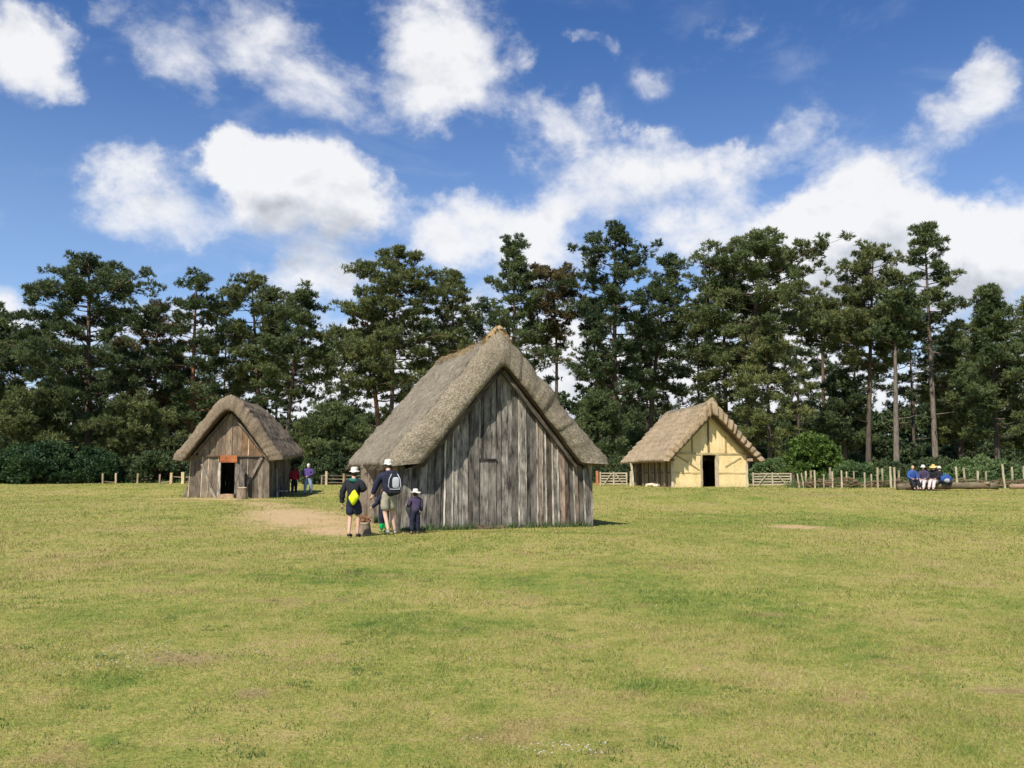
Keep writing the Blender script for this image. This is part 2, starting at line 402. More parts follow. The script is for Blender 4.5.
def cloud_group():
    g = bpy.data.node_groups.new('cloud_density', 'ShaderNodeTree')
    g.interface.new_socket('Vector', in_out='INPUT', socket_type='NodeSocketVector')
    g.interface.new_socket('Density', in_out='OUTPUT', socket_type='NodeSocketFloat')
    t = NT(g); gi = t.n('NodeGroupInput'); out = t.n('NodeGroupOutput')
    vec = gi.outputs[0]     # direction
    w1 = t.n('ShaderNodeTexNoise', {'Vector': vec, 'Scale': 7, 'Detail': 6, 'Roughness': .6}).outputs['Color']
    w = t.vmath('MULTIPLY', t.vmath('SUBTRACT', w1, (.5, .5, .5)), (.19, .19, .13))
    d = t.vmath('ADD', vec, w)
    s = t.n('ShaderNodeSeparateXYZ', {0: d})
    az = t.math('ARCTAN2', s.outputs[0], s.outputs[1]); el = t.math('ARCSINE', s.outputs[2])
    P = t.n('ShaderNodeCombineXYZ', {0: az, 1: el, 2: 0.0}).outputs[0]
    acc = None
    for (px, py, rx, ry, st) in BL:
        def dirp(px, py):
            u = (px - 512) / F; v = (384 - py) / F
            y = math.cos(PITCH) - math.sin(PITCH) * v; z = math.sin(PITCH) + math.cos(PITCH) * v
            L = math.sqrt(u * u + y * y + z * z); return math.atan2(u, y), math.asin(z / L)
        a0, e0 = dirp(px, py); a1, _ = dirp(px + rx, py); _, e1 = dirp(px, py - ry)
        q = t.vmath('MULTIPLY', t.vmath('SUBTRACT', P, (a0, e0, 0)), (1 / (a1 - a0), 1 / (e1 - e0), 0))
        r = t.vmath('LENGTH', q, out=1)
        k = t.rng(r, .25, 1.2, st, 0.0, True) if st >= .95 else t.rng(r, 0.0, 1.35, st, 0.0, True)
        acc = k if acc is None else t.math('ADD', acc, k)
    # other parts of the sky (outside the view): scattered clouds
    away = t.rng(t.math('ABSOLUTE', az), .62, .8, 0, 1, True)
    high = t.rng(el, .62, .8, 0, 1, True)
    oth = t.math('MULTIPLY', t.math('MAXIMUM', away, high), t.rng(t.noise(vec, 2.2, 5), .56, .72, 0, 1))
    acc = t.math('ADD', acc, oth)
    fb = t.noise(t.scale(vec, (1, 1, 1.5)), 9, 10, .58, .3)
    fb2 = t.noise(t.scale(vec, (1, 1, 1.4)), 24, 10, .66)
    de = t.math('ADD', t.math('MULTIPLY', acc, 1.0), t.math('MULTIPLY', t.math('SUBTRACT', fb, .5), 2.0))
    de = t.math('ADD', de, t.math('MULTIPLY', t.math('SUBTRACT', fb2, .5), .75))
    de = t.math('MULTIPLY', de, t.rng(acc, .02, .22, 0, 1))
    g.links.new(de, out.inputs[0])
    return g
W = bpy.data.worlds.new('World'); S.world = W; W.use_nodes = True
W.node_tree.nodes.clear(); t = NT(W.node_tree)
wo = t.n('ShaderNodeOutputWorld')
sky = t.n('ShaderNodeTexSky', sky_type='NISHITA', sun_disc=False, sun_elevation=SEL, sun_rotation=math.pi + SAZ)
sky.air_density = 1.0; sky.dust_density = .3; sky.ozone_density = 2.2
CG = cloud_group()
dirn = t.vmath('NORMALIZE', t.n('ShaderNodeTexCoord').outputs['Generated'])
d0 = t.n('ShaderNodeGroup', {0: dirn}, node_tree=CG).outputs[0]
d1 = t.n('ShaderNodeGroup', {0: t.vmath('ADD', dirn, (-.02, 0, .055))}, node_tree=CG).outputs[0]
alpha = t.math('POWER', t.rng(d0, .0, .95, 0, 1, True), .95)
nb0 = t.noise(t.scale(dirn, (1, 1, 1.3)), 9, 7, .55, .3); nb1 = t.noise(t.scale(t.vmath('ADD', dirn, (-.008, 0, .014)), (1, 1, 1.3)), 9, 7, .55, .3)
lit = t.math('ADD', t.rng(d1, .45, 2.2, .95, .22, True), t.math('MULTIPLY', t.math('SUBTRACT', nb0, nb1), 2.4))
SKYB = .08
ccol = t.ramp(lit, [(0, (.52, .55, .61)), (.4, (.73, .76, .82)), (.85, (1.0, 1.0, 1.02))])
ccol = t.scale(ccol, tuple([.76 / SKYB] * 3))
hs = t.n('ShaderNodeHueSaturation', {'Saturation': 1.15, 'Value': 1.0, 'Hue': .5, 'Color': sky.outputs[0]}).outputs[0]
hs = t.scale(hs, (.80, .98, 1.30))
elv = t.math('ARCSINE', t.n('ShaderNodeSeparateXYZ', {0: dirn}).outputs[2])
hs = t.mix(t.math('MULTIPLY', t.rng(elv, .5, .05, 0, 1, True), .28), hs, (.62 / SKYB, .80 / SKYB, 1.0 / SKYB))
veil = t.math('MULTIPLY', t.rng(t.noise(t.scale(t.vmath('ADD', dirn, (3, 1, 2)), (1, 1, 2.2)), 4.5, 9, .62, .6), .5, .75, 0, 1, True), t.rng(elv, .15, .5, .32, .14))
fin = t.mix(veil, hs, (.66 / SKYB, .70 / SKYB, .78 / SKYB))
fin = t.mix(t.math('MULTIPLY', alpha, .97), fin, ccol)
bg = t.n('ShaderNodeBackground', {'Color': fin, 'Strength': SKYB})
W.node_tree.links.new(bg.outputs[0], wo.inputs[0])
W.cycles.sampling_method = 'MANUAL'; W.cycles.sample_map_resolution = 512
S.view_settings.view_transform = 'Standard'; S.view_settings.look = 'None'
S.view_settings.exposure = 0.3; S.view_settings.gamma = 1; S.view_settings.use_curve_mapping = False

# ------------------------------------------------------------------ ground
def axis(lo, hi, fine, n):
    a = np.sinh(np.linspace(-1, 1, n) * 5.2) / math.sinh(5.2)
    return a
xs = np.sinh(np.linspace(-1, 1, 221) * 5.5) / math.sinh(5.5) * 700
ys = np.concatenate([np.linspace(-80, 2, 20, endpoint=False), np.linspace(2, 80, 157, endpoint=False), 80 + (np.linspace(0, 1, 40) ** 2.5) * 900])
X, Y = np.meshgrid(xs, ys)
Z = gz(X, Y)
nv = X.size
me = bpy.data.meshes.new('ground')
nx, ny = len(xs), len(ys)
idx = np.arange(nv).reshape(ny, nx)
fs = np.stack([idx[:-1, :-1], idx[:-1, 1:], idx[1:, 1:], idx[1:, :-1]], -1).reshape(-1, 4)
me.from_pydata(np.stack([X, Y, Z], -1).reshape(-1, 3).tolist(), [], fs.tolist())
me.polygons.foreach_set('use_smooth', [True] * len(fs)); me.materials.append(M['lawn'])
ground = link('ground', me, kind='structure')

def bare_np(x, y):
    b = np.zeros_like(x)
    for i, (cx, cy, rx, ry, a) in enumerate(BARE):
        ca, sa = math.cos(a), math.sin(a)
        u = ((x - cx) * ca + (y - cy) * sa) / rx; v = (-(x - cx) * sa + (y - cy) * ca) / ry
        d = np.sqrt(u * u + v * v) + .25 * np.sin(x * 7 + y * 3) * np.sin(y * 5 - x * 2)
        b = np.maximum(b, np.clip((1.15 - d) / .6, 0, 1) * (1 if i in (0, 1, 2, 7) else .6))
    return b
FOOT = []   # building footprints (cx, cy, rz, x0, x1, y0, y1)
FOOT.append((-.14, 23, R(18.4), -2.55, 2.55, .6, 6.6)); FOOT.append((-14.45, 45, 0, -1.9, 1.9, .6, 6)); FOOT.append((12.0, 52.5, R(13), -2.4, 2.4, .7, 7))
def grass():
    allv = []; allt = []
    for (y0, y1, dens, h, w) in ((3.6, 6.5, 7500, .030, .0042), (6.5, 10, 3600, .036, .006), (10, 16, 1100, .042, .010), (16, 26, 420, .05, .018), (26, 44, 120, .06, .03), (44, 66, 42, .07, .05)):
        hw = .64 * y1 + 1.5
        n = int(dens * 2 * hw * (y1 - y0))
        x = nrs.uniform(-hw, hw, n); y = nrs.uniform(y0, y1, n)
        k = np.abs(x) < .64 * y + 1.2
        # clumping
        cl = .5 + .5 * np.sin(x * 5.1 + 1.7 * np.sin(y * 3.3)) * np.sin(y * 4.7 + 1.3 * np.sin(x * 4.1))
        cl2 = .5 + .5 * np.sin(x * 1.3 + 2 * np.sin(y * .9)) * np.sin(y * 1.1 + 1.5 * np.sin(x * .8))
        k &= nrs.rand(n) < (.25 + .5 * cl + .25 * cl2) * (1 - .93 * bare_np(x, y))
        for (cx, cy, rz, a0, a1, b0, b1) in FOOT:
            lx = (x - cx) * math.cos(rz) + (y - cy) * math.sin(rz); ly = -(x - cx) * math.sin(rz) + (y - cy) * math.cos(rz)
            k &= ~((lx > a0) & (lx < a1) & (ly > b0) & (ly < b1))
        x = x[k]; y = y[k]; cl = cl[k]; cl2 = cl2[k]; n = len(x)
        z = gz(x, y) - .002
        hh = h * nrs.uniform(.45, 1.25, n) * (.65 + .5 * cl * cl2 + .2 * cl2); ww = w * nrs.uniform(.6, 1.3, n)
        an = nrs.uniform(0, 2 * math.pi, n); la = nrs.uniform(0, 2 * math.pi, n); ll = hh * nrs.uniform(.2, 1.4, n)
        v = np.zeros((n, 3, 3))
        v[:, 0, 0] = x - np.cos(an) * ww / 2; v[:, 0, 1] = y - np.sin(an) * ww / 2; v[:, 0, 2] = z
        v[:, 1, 0] = x + np.cos(an) * ww / 2; v[:, 1, 1] = y + np.sin(an) * ww / 2; v[:, 1, 2] = z
        v[:, 2, 0] = x + np.cos(la) * ll; v[:, 2, 1] = y + np.sin(la) * ll; v[:, 2, 2] = z + hh
        allv.append(v); allt.append(nrs.rand(n))
    v = np.concatenate(allv); ti = np.concatenate(allt)
    print('grass', len(v))
    link('grass', tri_mesh('grass', v, M['blade'], ti), kind='stuff', label='short mown grass blades growing over the green', cat='grass')
grass()
def tufts(name, spots, mat, label, cat, h=.16, per=60, w=.012):
    vs = []; ts = []
    for (x, y, r) in spots:
        n = per; a = nrs.uniform(0, 2 * math.pi, n); rr = r * np.sqrt(nrs.rand(n))
        X = x + np.cos(a) * rr; Y = y + np.sin(a) * rr; Zz = gz(X, Y) - .01
        an = nrs.uniform(0, 2 * math.pi, n); hh = h * nrs.uniform(.3, 1.1, n); l = hh * nrs.uniform(.1, .7, n); b = nrs.uniform(0, 2 * math.pi, n)
        v = np.zeros((n, 3, 3))
        v[:, 0] = np.stack([X - np.cos(an) * w, Y - np.sin(an) * w, Zz], 1); v[:, 1] = np.stack([X + np.cos(an) * w, Y + np.sin(an) * w, Zz], 1)
        v[:, 2] = np.stack([X + np.cos(b) * l, Y + np.sin(b) * l, Zz + hh], 1)
        vs.append(v); ts.append(nrs.rand(n))
    link(name, tri_mesh(name, np.concatenate(vs), mat, np.concatenate(ts)), kind='stuff', label=label, cat=cat)
def along(x0, y0, x1, y1, n, r):
    return [(x0 + (x1 - x0) * (i + rnd.random()) / n, y0 + (y1 - y0) * (i + rnd.random()) / n, r) for i in range(n)]
sp = along(-2.75, 22.55, 2.1, 24.2, 46, .10) + along(-4.6, 28.2, -2.85, 22.9, 20, .15)
tufts('long_grass', sp, M['herb'], 'longer tufts of grass along the foot of the large hut', 'grass', .22, 40, .012)
def daisies():
    vs = []
    spots = []
    for (px, py, r, n) in ((115, 655, .25, 40), (150, 645, .22, 45), (75, 665, .22, 24), (175, 652, .2, 20), (135, 668, .2, 22), (542, 742, .12, 18), (588, 741, .16, 22), (470, 735, .06, 5), (240, 648, .25, 30), (760, 560, 1.5, 10), (640, 640, 1.5, 8), (300, 600, 2, 8), (900, 560, 1.5, 10)):
        D = CAMH * F / (py - 467); x = px2x(px, D)
        for i in range(n):
            a = rnd.random() * 6.3; q = r * math.sqrt(rnd.random())
            spots.append((x + math.cos(a) * q * 1.2, D + math.sin(a) * q * 1.1, .006 if r < .5 else .010))
    for (x, y, s_) in spots:
        z = G(x, y) + .032 + rnd.random() * .012; a0 = rnd.random() * 6; s_ *= .7 + rnd.random() * .6
        c = np.array((x, y, z)); tl = (rnd.random() - .5) * .6
        for k in range(5):
            a = a0 + k * 1.2566
            p = [c, c + np.array((math.cos(a) * s_, math.sin(a) * s_, math.cos(a) * s_ * tl)), c + np.array((math.cos(a + 1.2) * s_, math.sin(a + 1.2) * s_, math.cos(a + 1.2) * s_ * tl))]
            vs.append(p)
    link('daisies', tri_mesh('daisies', np.array(vs), M['petal']), kind='stuff', label='small pale daisies scattered in the lawn', cat='flowers')
daisies()
sp = []
for i in range(230):
    D = 4.4 + 20 * rnd.random() ** 1.3; x = rnd.uniform(-.62, .62) * D; r_ = rnd.uniform(.03, .13) * (1 + D / 14)
    for k in range(rnd.choice((1, 1, 2, 4))): sp.append((x + rnd.uniform(-2, 2) * r_, D + rnd.uniform(-2, 2) * r_, r_))
tufts('clover', sp, M['clover'], 'dark low clover rosettes scattered through the lawn', 'clover', .03, 46, .008)
# ------------------------------------------------------------------ thatched roof
def fbm(p, s, o=4): return mnoise.fractal(Vector(p) * s, .8, 2.0, o, noise_basis='PERLIN_ORIGINAL')
def roof(root, name, mat, L, wi, wo_, zi_apex, zi_eave, zr, ze, zr_back=None, course=1.1, camp=.03, capmat=None, strands=4000, ruf=.05, rv=.24, sag=.05, cap_h=.12, scal=0.0, label=None, peak=.12, slant=.42, ze_back=None, er=.07, grooves=()):
    """closed thatch coat: outer and inner profile swept along +y (0..L); x across"""
    NS, NL = 120, 90
    b = MB()
    zr_back = zr if zr_back is None else zr_back
    lens = math.hypot(wo_, zr - ze)
    def prof(s, y, outer):
        a = abs(s); fy = y / L
        zap = zr + (zr_back - zr) * fy - sag * math.sin(math.pi * fy)
        dr = zap - zr
        ze_ = ze + ((ze_back if ze_back is not None else ze) - ze) * fy
        zie = zi_eave + ze_ - ze
        if outer:
            sm = (math.sqrt(a * a + er * er) - er) / (math.sqrt(1 + er * er) - er)
            x = s * wo_; z = zap - (zap - ze_) * max(sm, 0)
            z += -.10 * math.sin(math.pi * a) * .5      # slight hollow
            z += peak * math.exp(-(a / .09) ** 2) * math.exp(-((y - slant * .6) / .6) ** 2)
        else:
            ei = er * .6; sm = (math.sqrt(a * a + ei * ei) - ei) / (math.sqrt(1 + ei * ei) - ei)
            x = s * wi; z = zi_apex + dr * .9 - (zi_apex + dr * .9 - zie) * sm
        return Vector((x, y, z))
    nrm = Vector((0, 0, 0))
    # y stations denser at the ends
    ysn = []
    for j in range(NL + 1):
        f = j / NL; f = .5 - .5 * math.cos(math.pi * f) if True else f
        ysn.append(f * L)
    og = []; ig = []
    slope = math.atan2(zr - ze, wo_)
    for j, y in enumerate(ysn):
        dend = min(y, L - y)
        rt = 1.0
        ro = []; ri = []
        for i in range(NS + 1):
            s = -1 + 2 * i / NS
            o = prof(s, y, True); q = prof(s, y, False)
            a = abs(s) * lens
            fr = ((a + .08 * fbm((0, y, s), 1.3)) / course) % 1.0
            amp = camp * (fr ** 1.6)
            d = amp + ruf * fbm((o.x, o.y, o.z), 1.1) + ruf * .5 * fbm((o.x + 9, o.y, o.z), 4.5, 3) + .25 * ruf * fbm((o.x, o.y + 5, o.z), 14, 2)
            sg = 1 if s >= 0 else -1
            n = Vector((sg * math.sin(slope), 0, math.cos(slope)))
            if abs(s) < .1: n = Vector((s / .1 * math.sin(slope), 0, 1)).normalized()
            o2 = o + n * d
            # eave rounding
            if abs(s) > .955:
                k = (abs(s) - .955) / .045; o2.z -= .07 * k * k; o2.x -= sg * .05 * k * k
            o2 = q.lerp(o2, .5 + .5 * rt)
            q2 = q.lerp(o2, (1 - rt) * .3)
            yy = y
            # verge front profile: middle of the thickness bulges forward
            yj = (.05 * fbm((o.x, 3 if y < L / 2 else 8, o.z), 2.2) + scal * (.6 + .8 * fbm((o.x, 7, o.z), 1.7)) * (fr - .5) * (1 if y < L / 2 else -1) * -1) * math.exp(-dend / .3)
            o2.y += yj * .5 + slant * (1 - 2 * y / L) * (1 - .3 * abs(s)); q2.y += yj
            o2.z += (.05 * fbm((y, s, 1), 2.5) if abs(s) > .97 else 0)
            q2.z += .02 * fbm((q.x, y, 2), 3)
            ro.append(o2); ri.append(q2)
        og.append(ro); ig.append(ri)
    W1 = NS + 1
    for g in (og, ig):
        for r in g:
            for p in r: b.v.append(tuple(p))
    off = (NL + 1) * W1
    def uvp(i, j): return (ysn[j], (abs(-1 + 2 * i / NS)) * lens + (50 if i < NS / 2 else 0))
    for j in range(NL):
        for i in range(NS):
            a0 = j * W1 + i
            uv = [uvp(i, j), uvp(i + 1, j), uvp(i + 1, j + 1), uvp(i, j + 1)]
            if i + 1 == NS // 2 + 0: uv = [(u, v % 50) for u, v in uv]
            b.face((a0, a0 + 1, a0 + 1 + W1, a0 + W1), uv)
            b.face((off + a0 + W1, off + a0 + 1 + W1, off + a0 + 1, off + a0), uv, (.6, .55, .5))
    KV = 9
    for j, fl in ((0, False), (NL, True)):
        rows = [[j * W1 + i + off for i in range(W1)]]
        for k in range(1, KV):
            f = k / KV; row = []
            for i in range(W1):
                q = ig[j][i]; o = og[j][i]
                p = q.lerp(o, math.sin(f * math.pi / 2) ** .9)
                p.y = q.y + (o.y - q.y) * (1 - math.cos(f * math.pi / 2))
                p.y += (.035 * fbm((p.x, f * 2 + j, p.z), 3.0, 3) + .02 * fbm((p.x + 3, f * 4 + j, p.z), 9, 2)) * (1 - .3 * f)
                al = abs(-1 + 2 * i / NS) * lens; sgn = i > NS / 2
                if j == 0 and any(abs(al - g0) < .045 for g0 in (grooves if sgn else grooves[1::2])): p.y += .03
                row.append(len(b.v)); b.v.append(tuple(p))
            rows.append(row)
        rows.append([j * W1 + i for i in range(W1)])
        for k in range(KV):
            for i in range(NS):
                f = [rows[k + 1][i], rows[k][i], rows[k][i + 1], rows[k + 1][i + 1]]
                u0 = i / NS * 2 * lens * .5; u1 = (i + 1) / NS * 2 * lens * .5
                uv = [(u0, (k + 1) * .45), (u0, k * .45), (u1, k * .45), (u1, (k + 1) * .45)]
                if fl: f = f[::-1]; uv = uv[::-1]
                b.face(f, uv, (1.04, 1.02, .97))
    for i in (0, NS):
        for j in range(NL):
            a0 = j * W1 + i
            f = [a0, a0 + W1, off + a0 + W1, off + a0]
            if i == NS: f = f[::-1]
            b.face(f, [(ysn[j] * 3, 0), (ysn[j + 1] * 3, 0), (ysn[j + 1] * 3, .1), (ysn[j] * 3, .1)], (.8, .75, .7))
    # loose straws over the coat and the edges
    for k in range(strands):
        e = rnd.random()
        if e < .55: j = rnd.randrange(1, NL); i = rnd.randrange(0, NS + 1)
        elif e < .8: j = rnd.choice((0, 1, 2, 3)); i = rnd.randrange(0, NS + 1)
        else: j = rnd.randrange(0, NL + 1); i = rnd.choice((0, 1, NS - 1, NS))
        p = og[j][i].copy(); sg = -1 if i < NS / 2 else 1
        if e >= .55 and rnd.random() < .7: p = og[j][i].lerp(ig[j][i], rnd.random())
        dn = Vector((sg * math.cos(slope), (rnd.random() - .5) * .5, -math.sin(slope))).normalized()
        n = Vector((sg * math.sin(slope), 0, math.cos(slope)))
        ln = .08 + rnd.random() * .16
        q = p + dn * ln + n * (.005 + rnd.random() * .03) + Vector((0, -rnd.random() * .04 if j < 5 else 0, 0))
        p -= n * .01; s_ = Vector((0, 1, 0)) * (.005 + rnd.random() * .007)
        bi = len(b.v); b.v += [tuple(p - s_), tuple(p + s_), tuple(q)]
        c = .75 + rnd.random() * .8
        b.face((bi, bi + 1, bi + 2), [(rnd.random() * 9, 0)] * 3, (c, c * .97, c * .9))
    rf = b.build(name, mat, root, True, label=label)
    # ridge roll of twisted straw
    if capmat:
        c = MB(); n = 64; ch = cap_h; sl0 = slant * .93
        for j in range(n + 1):
            y = sl0 + (L - 2 * sl0) * j / n
            top = prof(0, min(max(y, 0), L), True)
            bump = .04 * abs(math.sin(y * 2.6)) + .05 * fbm((1, y, 3), 1.5) + (peak * .6) * math.exp(-((y - sl0 - .2) / .45) ** 2)
            hw = (.34 + .06 * fbm((4, y, 0), 2)) * (1.25 if y < 1.0 else 1)
            cap_h = ch * (1 + .9 * math.exp(-((y - sl0) / .6) ** 2)) if peak > 0 else ch
            for k in range(11):
                u = -1 + 2 * k / 10
                x = u * hw; base = prof(max(-1, min(1, x / wo_)), min(max(y, 0), L), True).z
                z = base + (cap_h + bump) * (1 - u * u) ** .6 - .03 + .03 * fbm((x * 3, y, 0), 4, 2)
                c.v.append((x, y, z))
        for j in range(n):
            for k in range(10):
                a0 = j * 11 + k
                c.face((a0, a0 + 1, a0 + 12, a0 + 11), [(k * .07, j * L / n), (k * .07 + .07, j * L / n), (k * .07 + .07, (j + 1) * L / n), (k * .07, (j + 1) * L / n)], (1, 1, 1) if (j / n * L < .45 or fbm((1, j / n * L, 9), 1.2) > .35) else (.68, .74, .82))
        m1 = len(c.v)
        for j, fl in ((0, 0), (n, 1)):
            ring = [j * 11 + k for k in range(11)]
            c.v.append((0, (sl0 + .05) if not fl else L - sl0 - .05, prof(0, sl0 if not fl else L, True).z - .12)); ci = len(c.v) - 1
            for k in range(10):
                f = (ci, ring[k + 1], ring[k]) if not fl else (ci, ring[k], ring[k + 1])
                c.face(f, [(k * .1, 0), (k * .1, .1), (k * .1 + .1, .1)])
        for k in range(strands // 4):
            y = sl0 + rnd.random() * (L - 2 * sl0) if rnd.random() < .7 else sl0 + rnd.random() * .4; sg = rnd.choice((-1, 1)); x = sg * rnd.random() * .36
            z = prof(x / wo_, y, True).z + cap_h * (1 - (x / .4) ** 2) + .01
            p = Vector((x, y, z)); q = p + Vector((sg * (.05 + rnd.random() * .14), (rnd.random() - .5) * .25, -.04 + rnd.random() * .09))
            s_ = Vector((0, .008, 0)); bi = len(c.v); c.v += [tuple(p - s_), tuple(p + s_), tuple(q)]
            g = (.8 + rnd.random() * .6) * (1 if y < .7 else .75); c.face((bi, bi + 1, bi + 2), [(rnd.random(), 0)] * 3, (g, g, g))
        c.build('ridge_cap', capmat, rf, True)
    return rf

def wcol(lo=.55, hi=1.15, warm=.12):
    g = lo + rnd.random() * (hi - lo); w = rnd.random() * warm
    return (g * (1 + w * .6), g, g * (1 - w))
def board_wall(b, x0, x1, y, topf, zb=-.12, wmin=.12, wmax=.26, flare=0.0, edge=.35, colf=None, nrm_y=-1, skip=None, t=.045, thick_j=.035):
    """vertical boards in the local x-z plane at y; topf(x)=top height"""
    x = x0
    while x < x1 - .03:
        w = min(wmin + rnd.random() * (wmax - wmin), x1 - x)
        if x1 - x - w < .07: w = x1 - x
        for sk in (skip or ()):
            for ed in sk[:2]:
                if x + .004 < ed < x + w + .04: w = ed - x
        xc = x + w / 2
        ranges = [(zb, None)]
        if skip:
            for (sx0, sx1, sz0, sz1) in skip:
                if xc > sx0 and xc < sx1: ranges = [(sz1, None)] if sz0 <= zb + .3 else [(zb, sz0), (sz1, None)]
        yy = y + (rnd.random() - .5) * thick_j
        col = colf(xc) if colf else wcol()
        for (za, zt) in ranges:
            tl = topf(x); tr = topf(x + w); zz = zt if zt is not None else min(tl, tr)
            if zz - za < .08: continue
            cut = (0, 0) if zt is not None else (tl - zz, tr - zz)
            tilt = (rnd.random() - .5) * .22
            fl = 1 + flare
            b.plank((xc * (1 + flare * max(0, 1 - za)), yy + (flare * .6 * nrm_y), za), (xc, yy, zz), (1, tilt, 0), w * .965, t, col, max(3, int((zz - za) * 4)), .009, None, cut)
            if rnd.random() < edge:      # pale narrow strip along one board edge
                g = 1.3 + rnd.random() * 1.1
                b.plank((x * (1 + flare * max(0, 1 - za)) + .012, yy + nrm_y * (.03 + flare * .6), za), (x + .012, yy + nrm_y * .03, zz + min(cut) - .03), (1, 0, 0), .022 + rnd.random() * .02, .03, (g, g * .97, g * .9), max(4, int((zz - za) * 5)), .008)
        x += w

def stump(name, x, y, r, h, label, logs=False, cat='stump', group=None):
    b = MB(); z = G(x, y); n = 18; levels = 7
    prof = [nrs.uniform(.9, 1.1) for _ in range(n)]
    for j in range(levels + 1):
        f = j / levels
        for k in range(n):
            a = 2 * math.pi * k / n; rr = r * prof[k] * (1.12 - .18 * f + .05 * math.sin(3 * a + j * .4)) * (1 + .03 * rnd.random())
            b.v.append((math.cos(a) * rr, math.sin(a) * rr, -.06 + (h + .06) * f + (.02 * math.sin(a) if j == levels else 0)))
    for j in range(levels):
        for k in range(n):
            k2 = (k + 1) % n
            b.face((j * n + k, j * n + k2, (j + 1) * n + k2, (j + 1) * n + k), [(k * .1, j * .1), (k * .1 + .1, j * .1), (k * .1 + .1, j * .1 + .1), (k * .1, j * .1 + .1)], (.95, .9, .82))
    root = empty(name, (x, y, z), label=label, cat=cat, group=group)
    b.build('bark', M['wood2'], root, True)
    c = MB(); c.v.append((0, 0, h + .012))
    for k in range(n):
        a = 2 * math.pi * k / n; rr = r * prof[k] * .93; c.v.append((math.cos(a) * rr, math.sin(a) * rr, h + .012 + .02 * math.sin(a)))
    for k in range(n): c.face((0, 1 + k, 1 + (k + 1) % n))
    c.build('cut_top', M['end'], root)
    return root

# ------------------------------------------------------------------ main hut
def ztop(wi, za, ze): return lambda x: za - (za - ze) * abs(x) / wi + .06
main = empty('thatched_hut', (-.19, 23.0, 0), R(18.4), label='large grey plank hut with steep thatched roof in the middle of the green', cat='hut')
Lm = 7.2
roof(main, 'roof', M['thatch'], Lm, 2.17, 3.12, 4.24, 1.70, 5.12, 1.70, 5.16, course=1.25, camp=.035, capmat=M['ridge'], strands=9000, ruf=.06, rv=.3, sag=.07, cap_h=.11, peak=.06, slant=.52, er=.075, grooves=(.95, 1.75, 2.35, 3.2))
tm = ztop(2.17, 4.24, 1.70)
def topm(x): return max(tm(x), 1.62 - (abs(x) - 2.2) * .2)
b = MB()
def cm(x):
    g = rnd.choice((.42, .55, .65, .75, .9, 1.1, 1.3))
    if x > .9 and rnd.random() < .4: return (g * 1.05, g * .86, g * .74)
    return (g * 1.02, g, g * .96)
board_wall(b, -2.56, 2.56, .47, topm, -.15, .09, .22, .02, .42, cm, thick_j=.07, skip=[(-.555, -.085, -.2, 1.82)])
b.build('front_wall', M['wood'], main)
b = MB()   # narrow plank door, flush with the wall
b.plank((-.43, .41, -.05), (-.43, .41, 1.77), (1, 0, 0), .215, .045, (1.0, .97, .93), 6, .004)
b.plank((-.21, .42, -.05), (-.21, .42, 1.77), (1, .03, 0), .215, .045, (.8, .76, .72), 6, .004)
dm = b.build('door', M['wood'], main, label='narrow closed plank door in the gable')
b = MB(); b.plank((-.58, .38, 1.79), (-.10, .39, 1.81), (0, 0, 1), .035, .06, (.25, .22, .2), 3, .004); b.build('lintel', M['wood'], dm)  # thin dark strip, coloured to stand for the shaded gap above the door
b = MB()  # stones and sill bits at the door foot
b.plank((-.68, .37, .04), (.2, .37, .03), (0, 0, 1), .12, .10, (.7, .66, .6), 5, .02); b.build('sill', M['wood2'], main)
def side(root, name, x, y0, y1, ztopv, doors=(), mat=M['wood'], wmin=.16, wmax=.3, colf=None, jit=0):
    b = MB(); y = y0
    while y < y1 - .04:
        w = min(wmin + rnd.random() * (wmax - wmin), y1 - y)
        yc = y + w / 2; zt = ztopv + (rnd.random() - .5) * jit; za = -.15
        for (a, c, h) in doors:
            if a < yc < c: za = h
        if zt > za + .05:
            b.plank((x + (rnd.random() - .5) * .03, yc, za), (x + (rnd.random() - .5) * .02, yc, zt), (.08 * (rnd.random() - .5), 1, 0), w * .96, .045, colf(yc) if colf else wcol(), 5, .01)
        y += w
    return b.build(name, mat, root)
side(main, 'side_wall', -2.5, .62, 6.7, 1.85, doors=[(2.6, 3.5, 1.55)])
side(main, 'side_wall', 2.5, .62, 6.7, 1.85)
b = MB(); board_wall(b, -2.5, 2.5, 6.75, topm, -.15, .15, .3); b.build('back_wall', M['wood'], main)
for (x, y) in ((-2.63, .53), (2.6, .53)):
    b = MB(); b.plank((x * 1.01, y, -.15), (x, y, 1.75), (1, 0, 0), .13, .12, (1.3, 1.25, 1.15) if x > 0 else (.8, .78, .75), 7, .008); b.build('corner_post', M['wood'], main)
# rafters visible below the verge
for s in (-1, 1):
    b = MB(); b.plank((s * 2.12, .30, 1.62), (s * .04, .30, 4.12), (0, 1, 0), .12, .10, (.5, .45, .4), 6, .01); b.build('rafter', M['wood'], main)
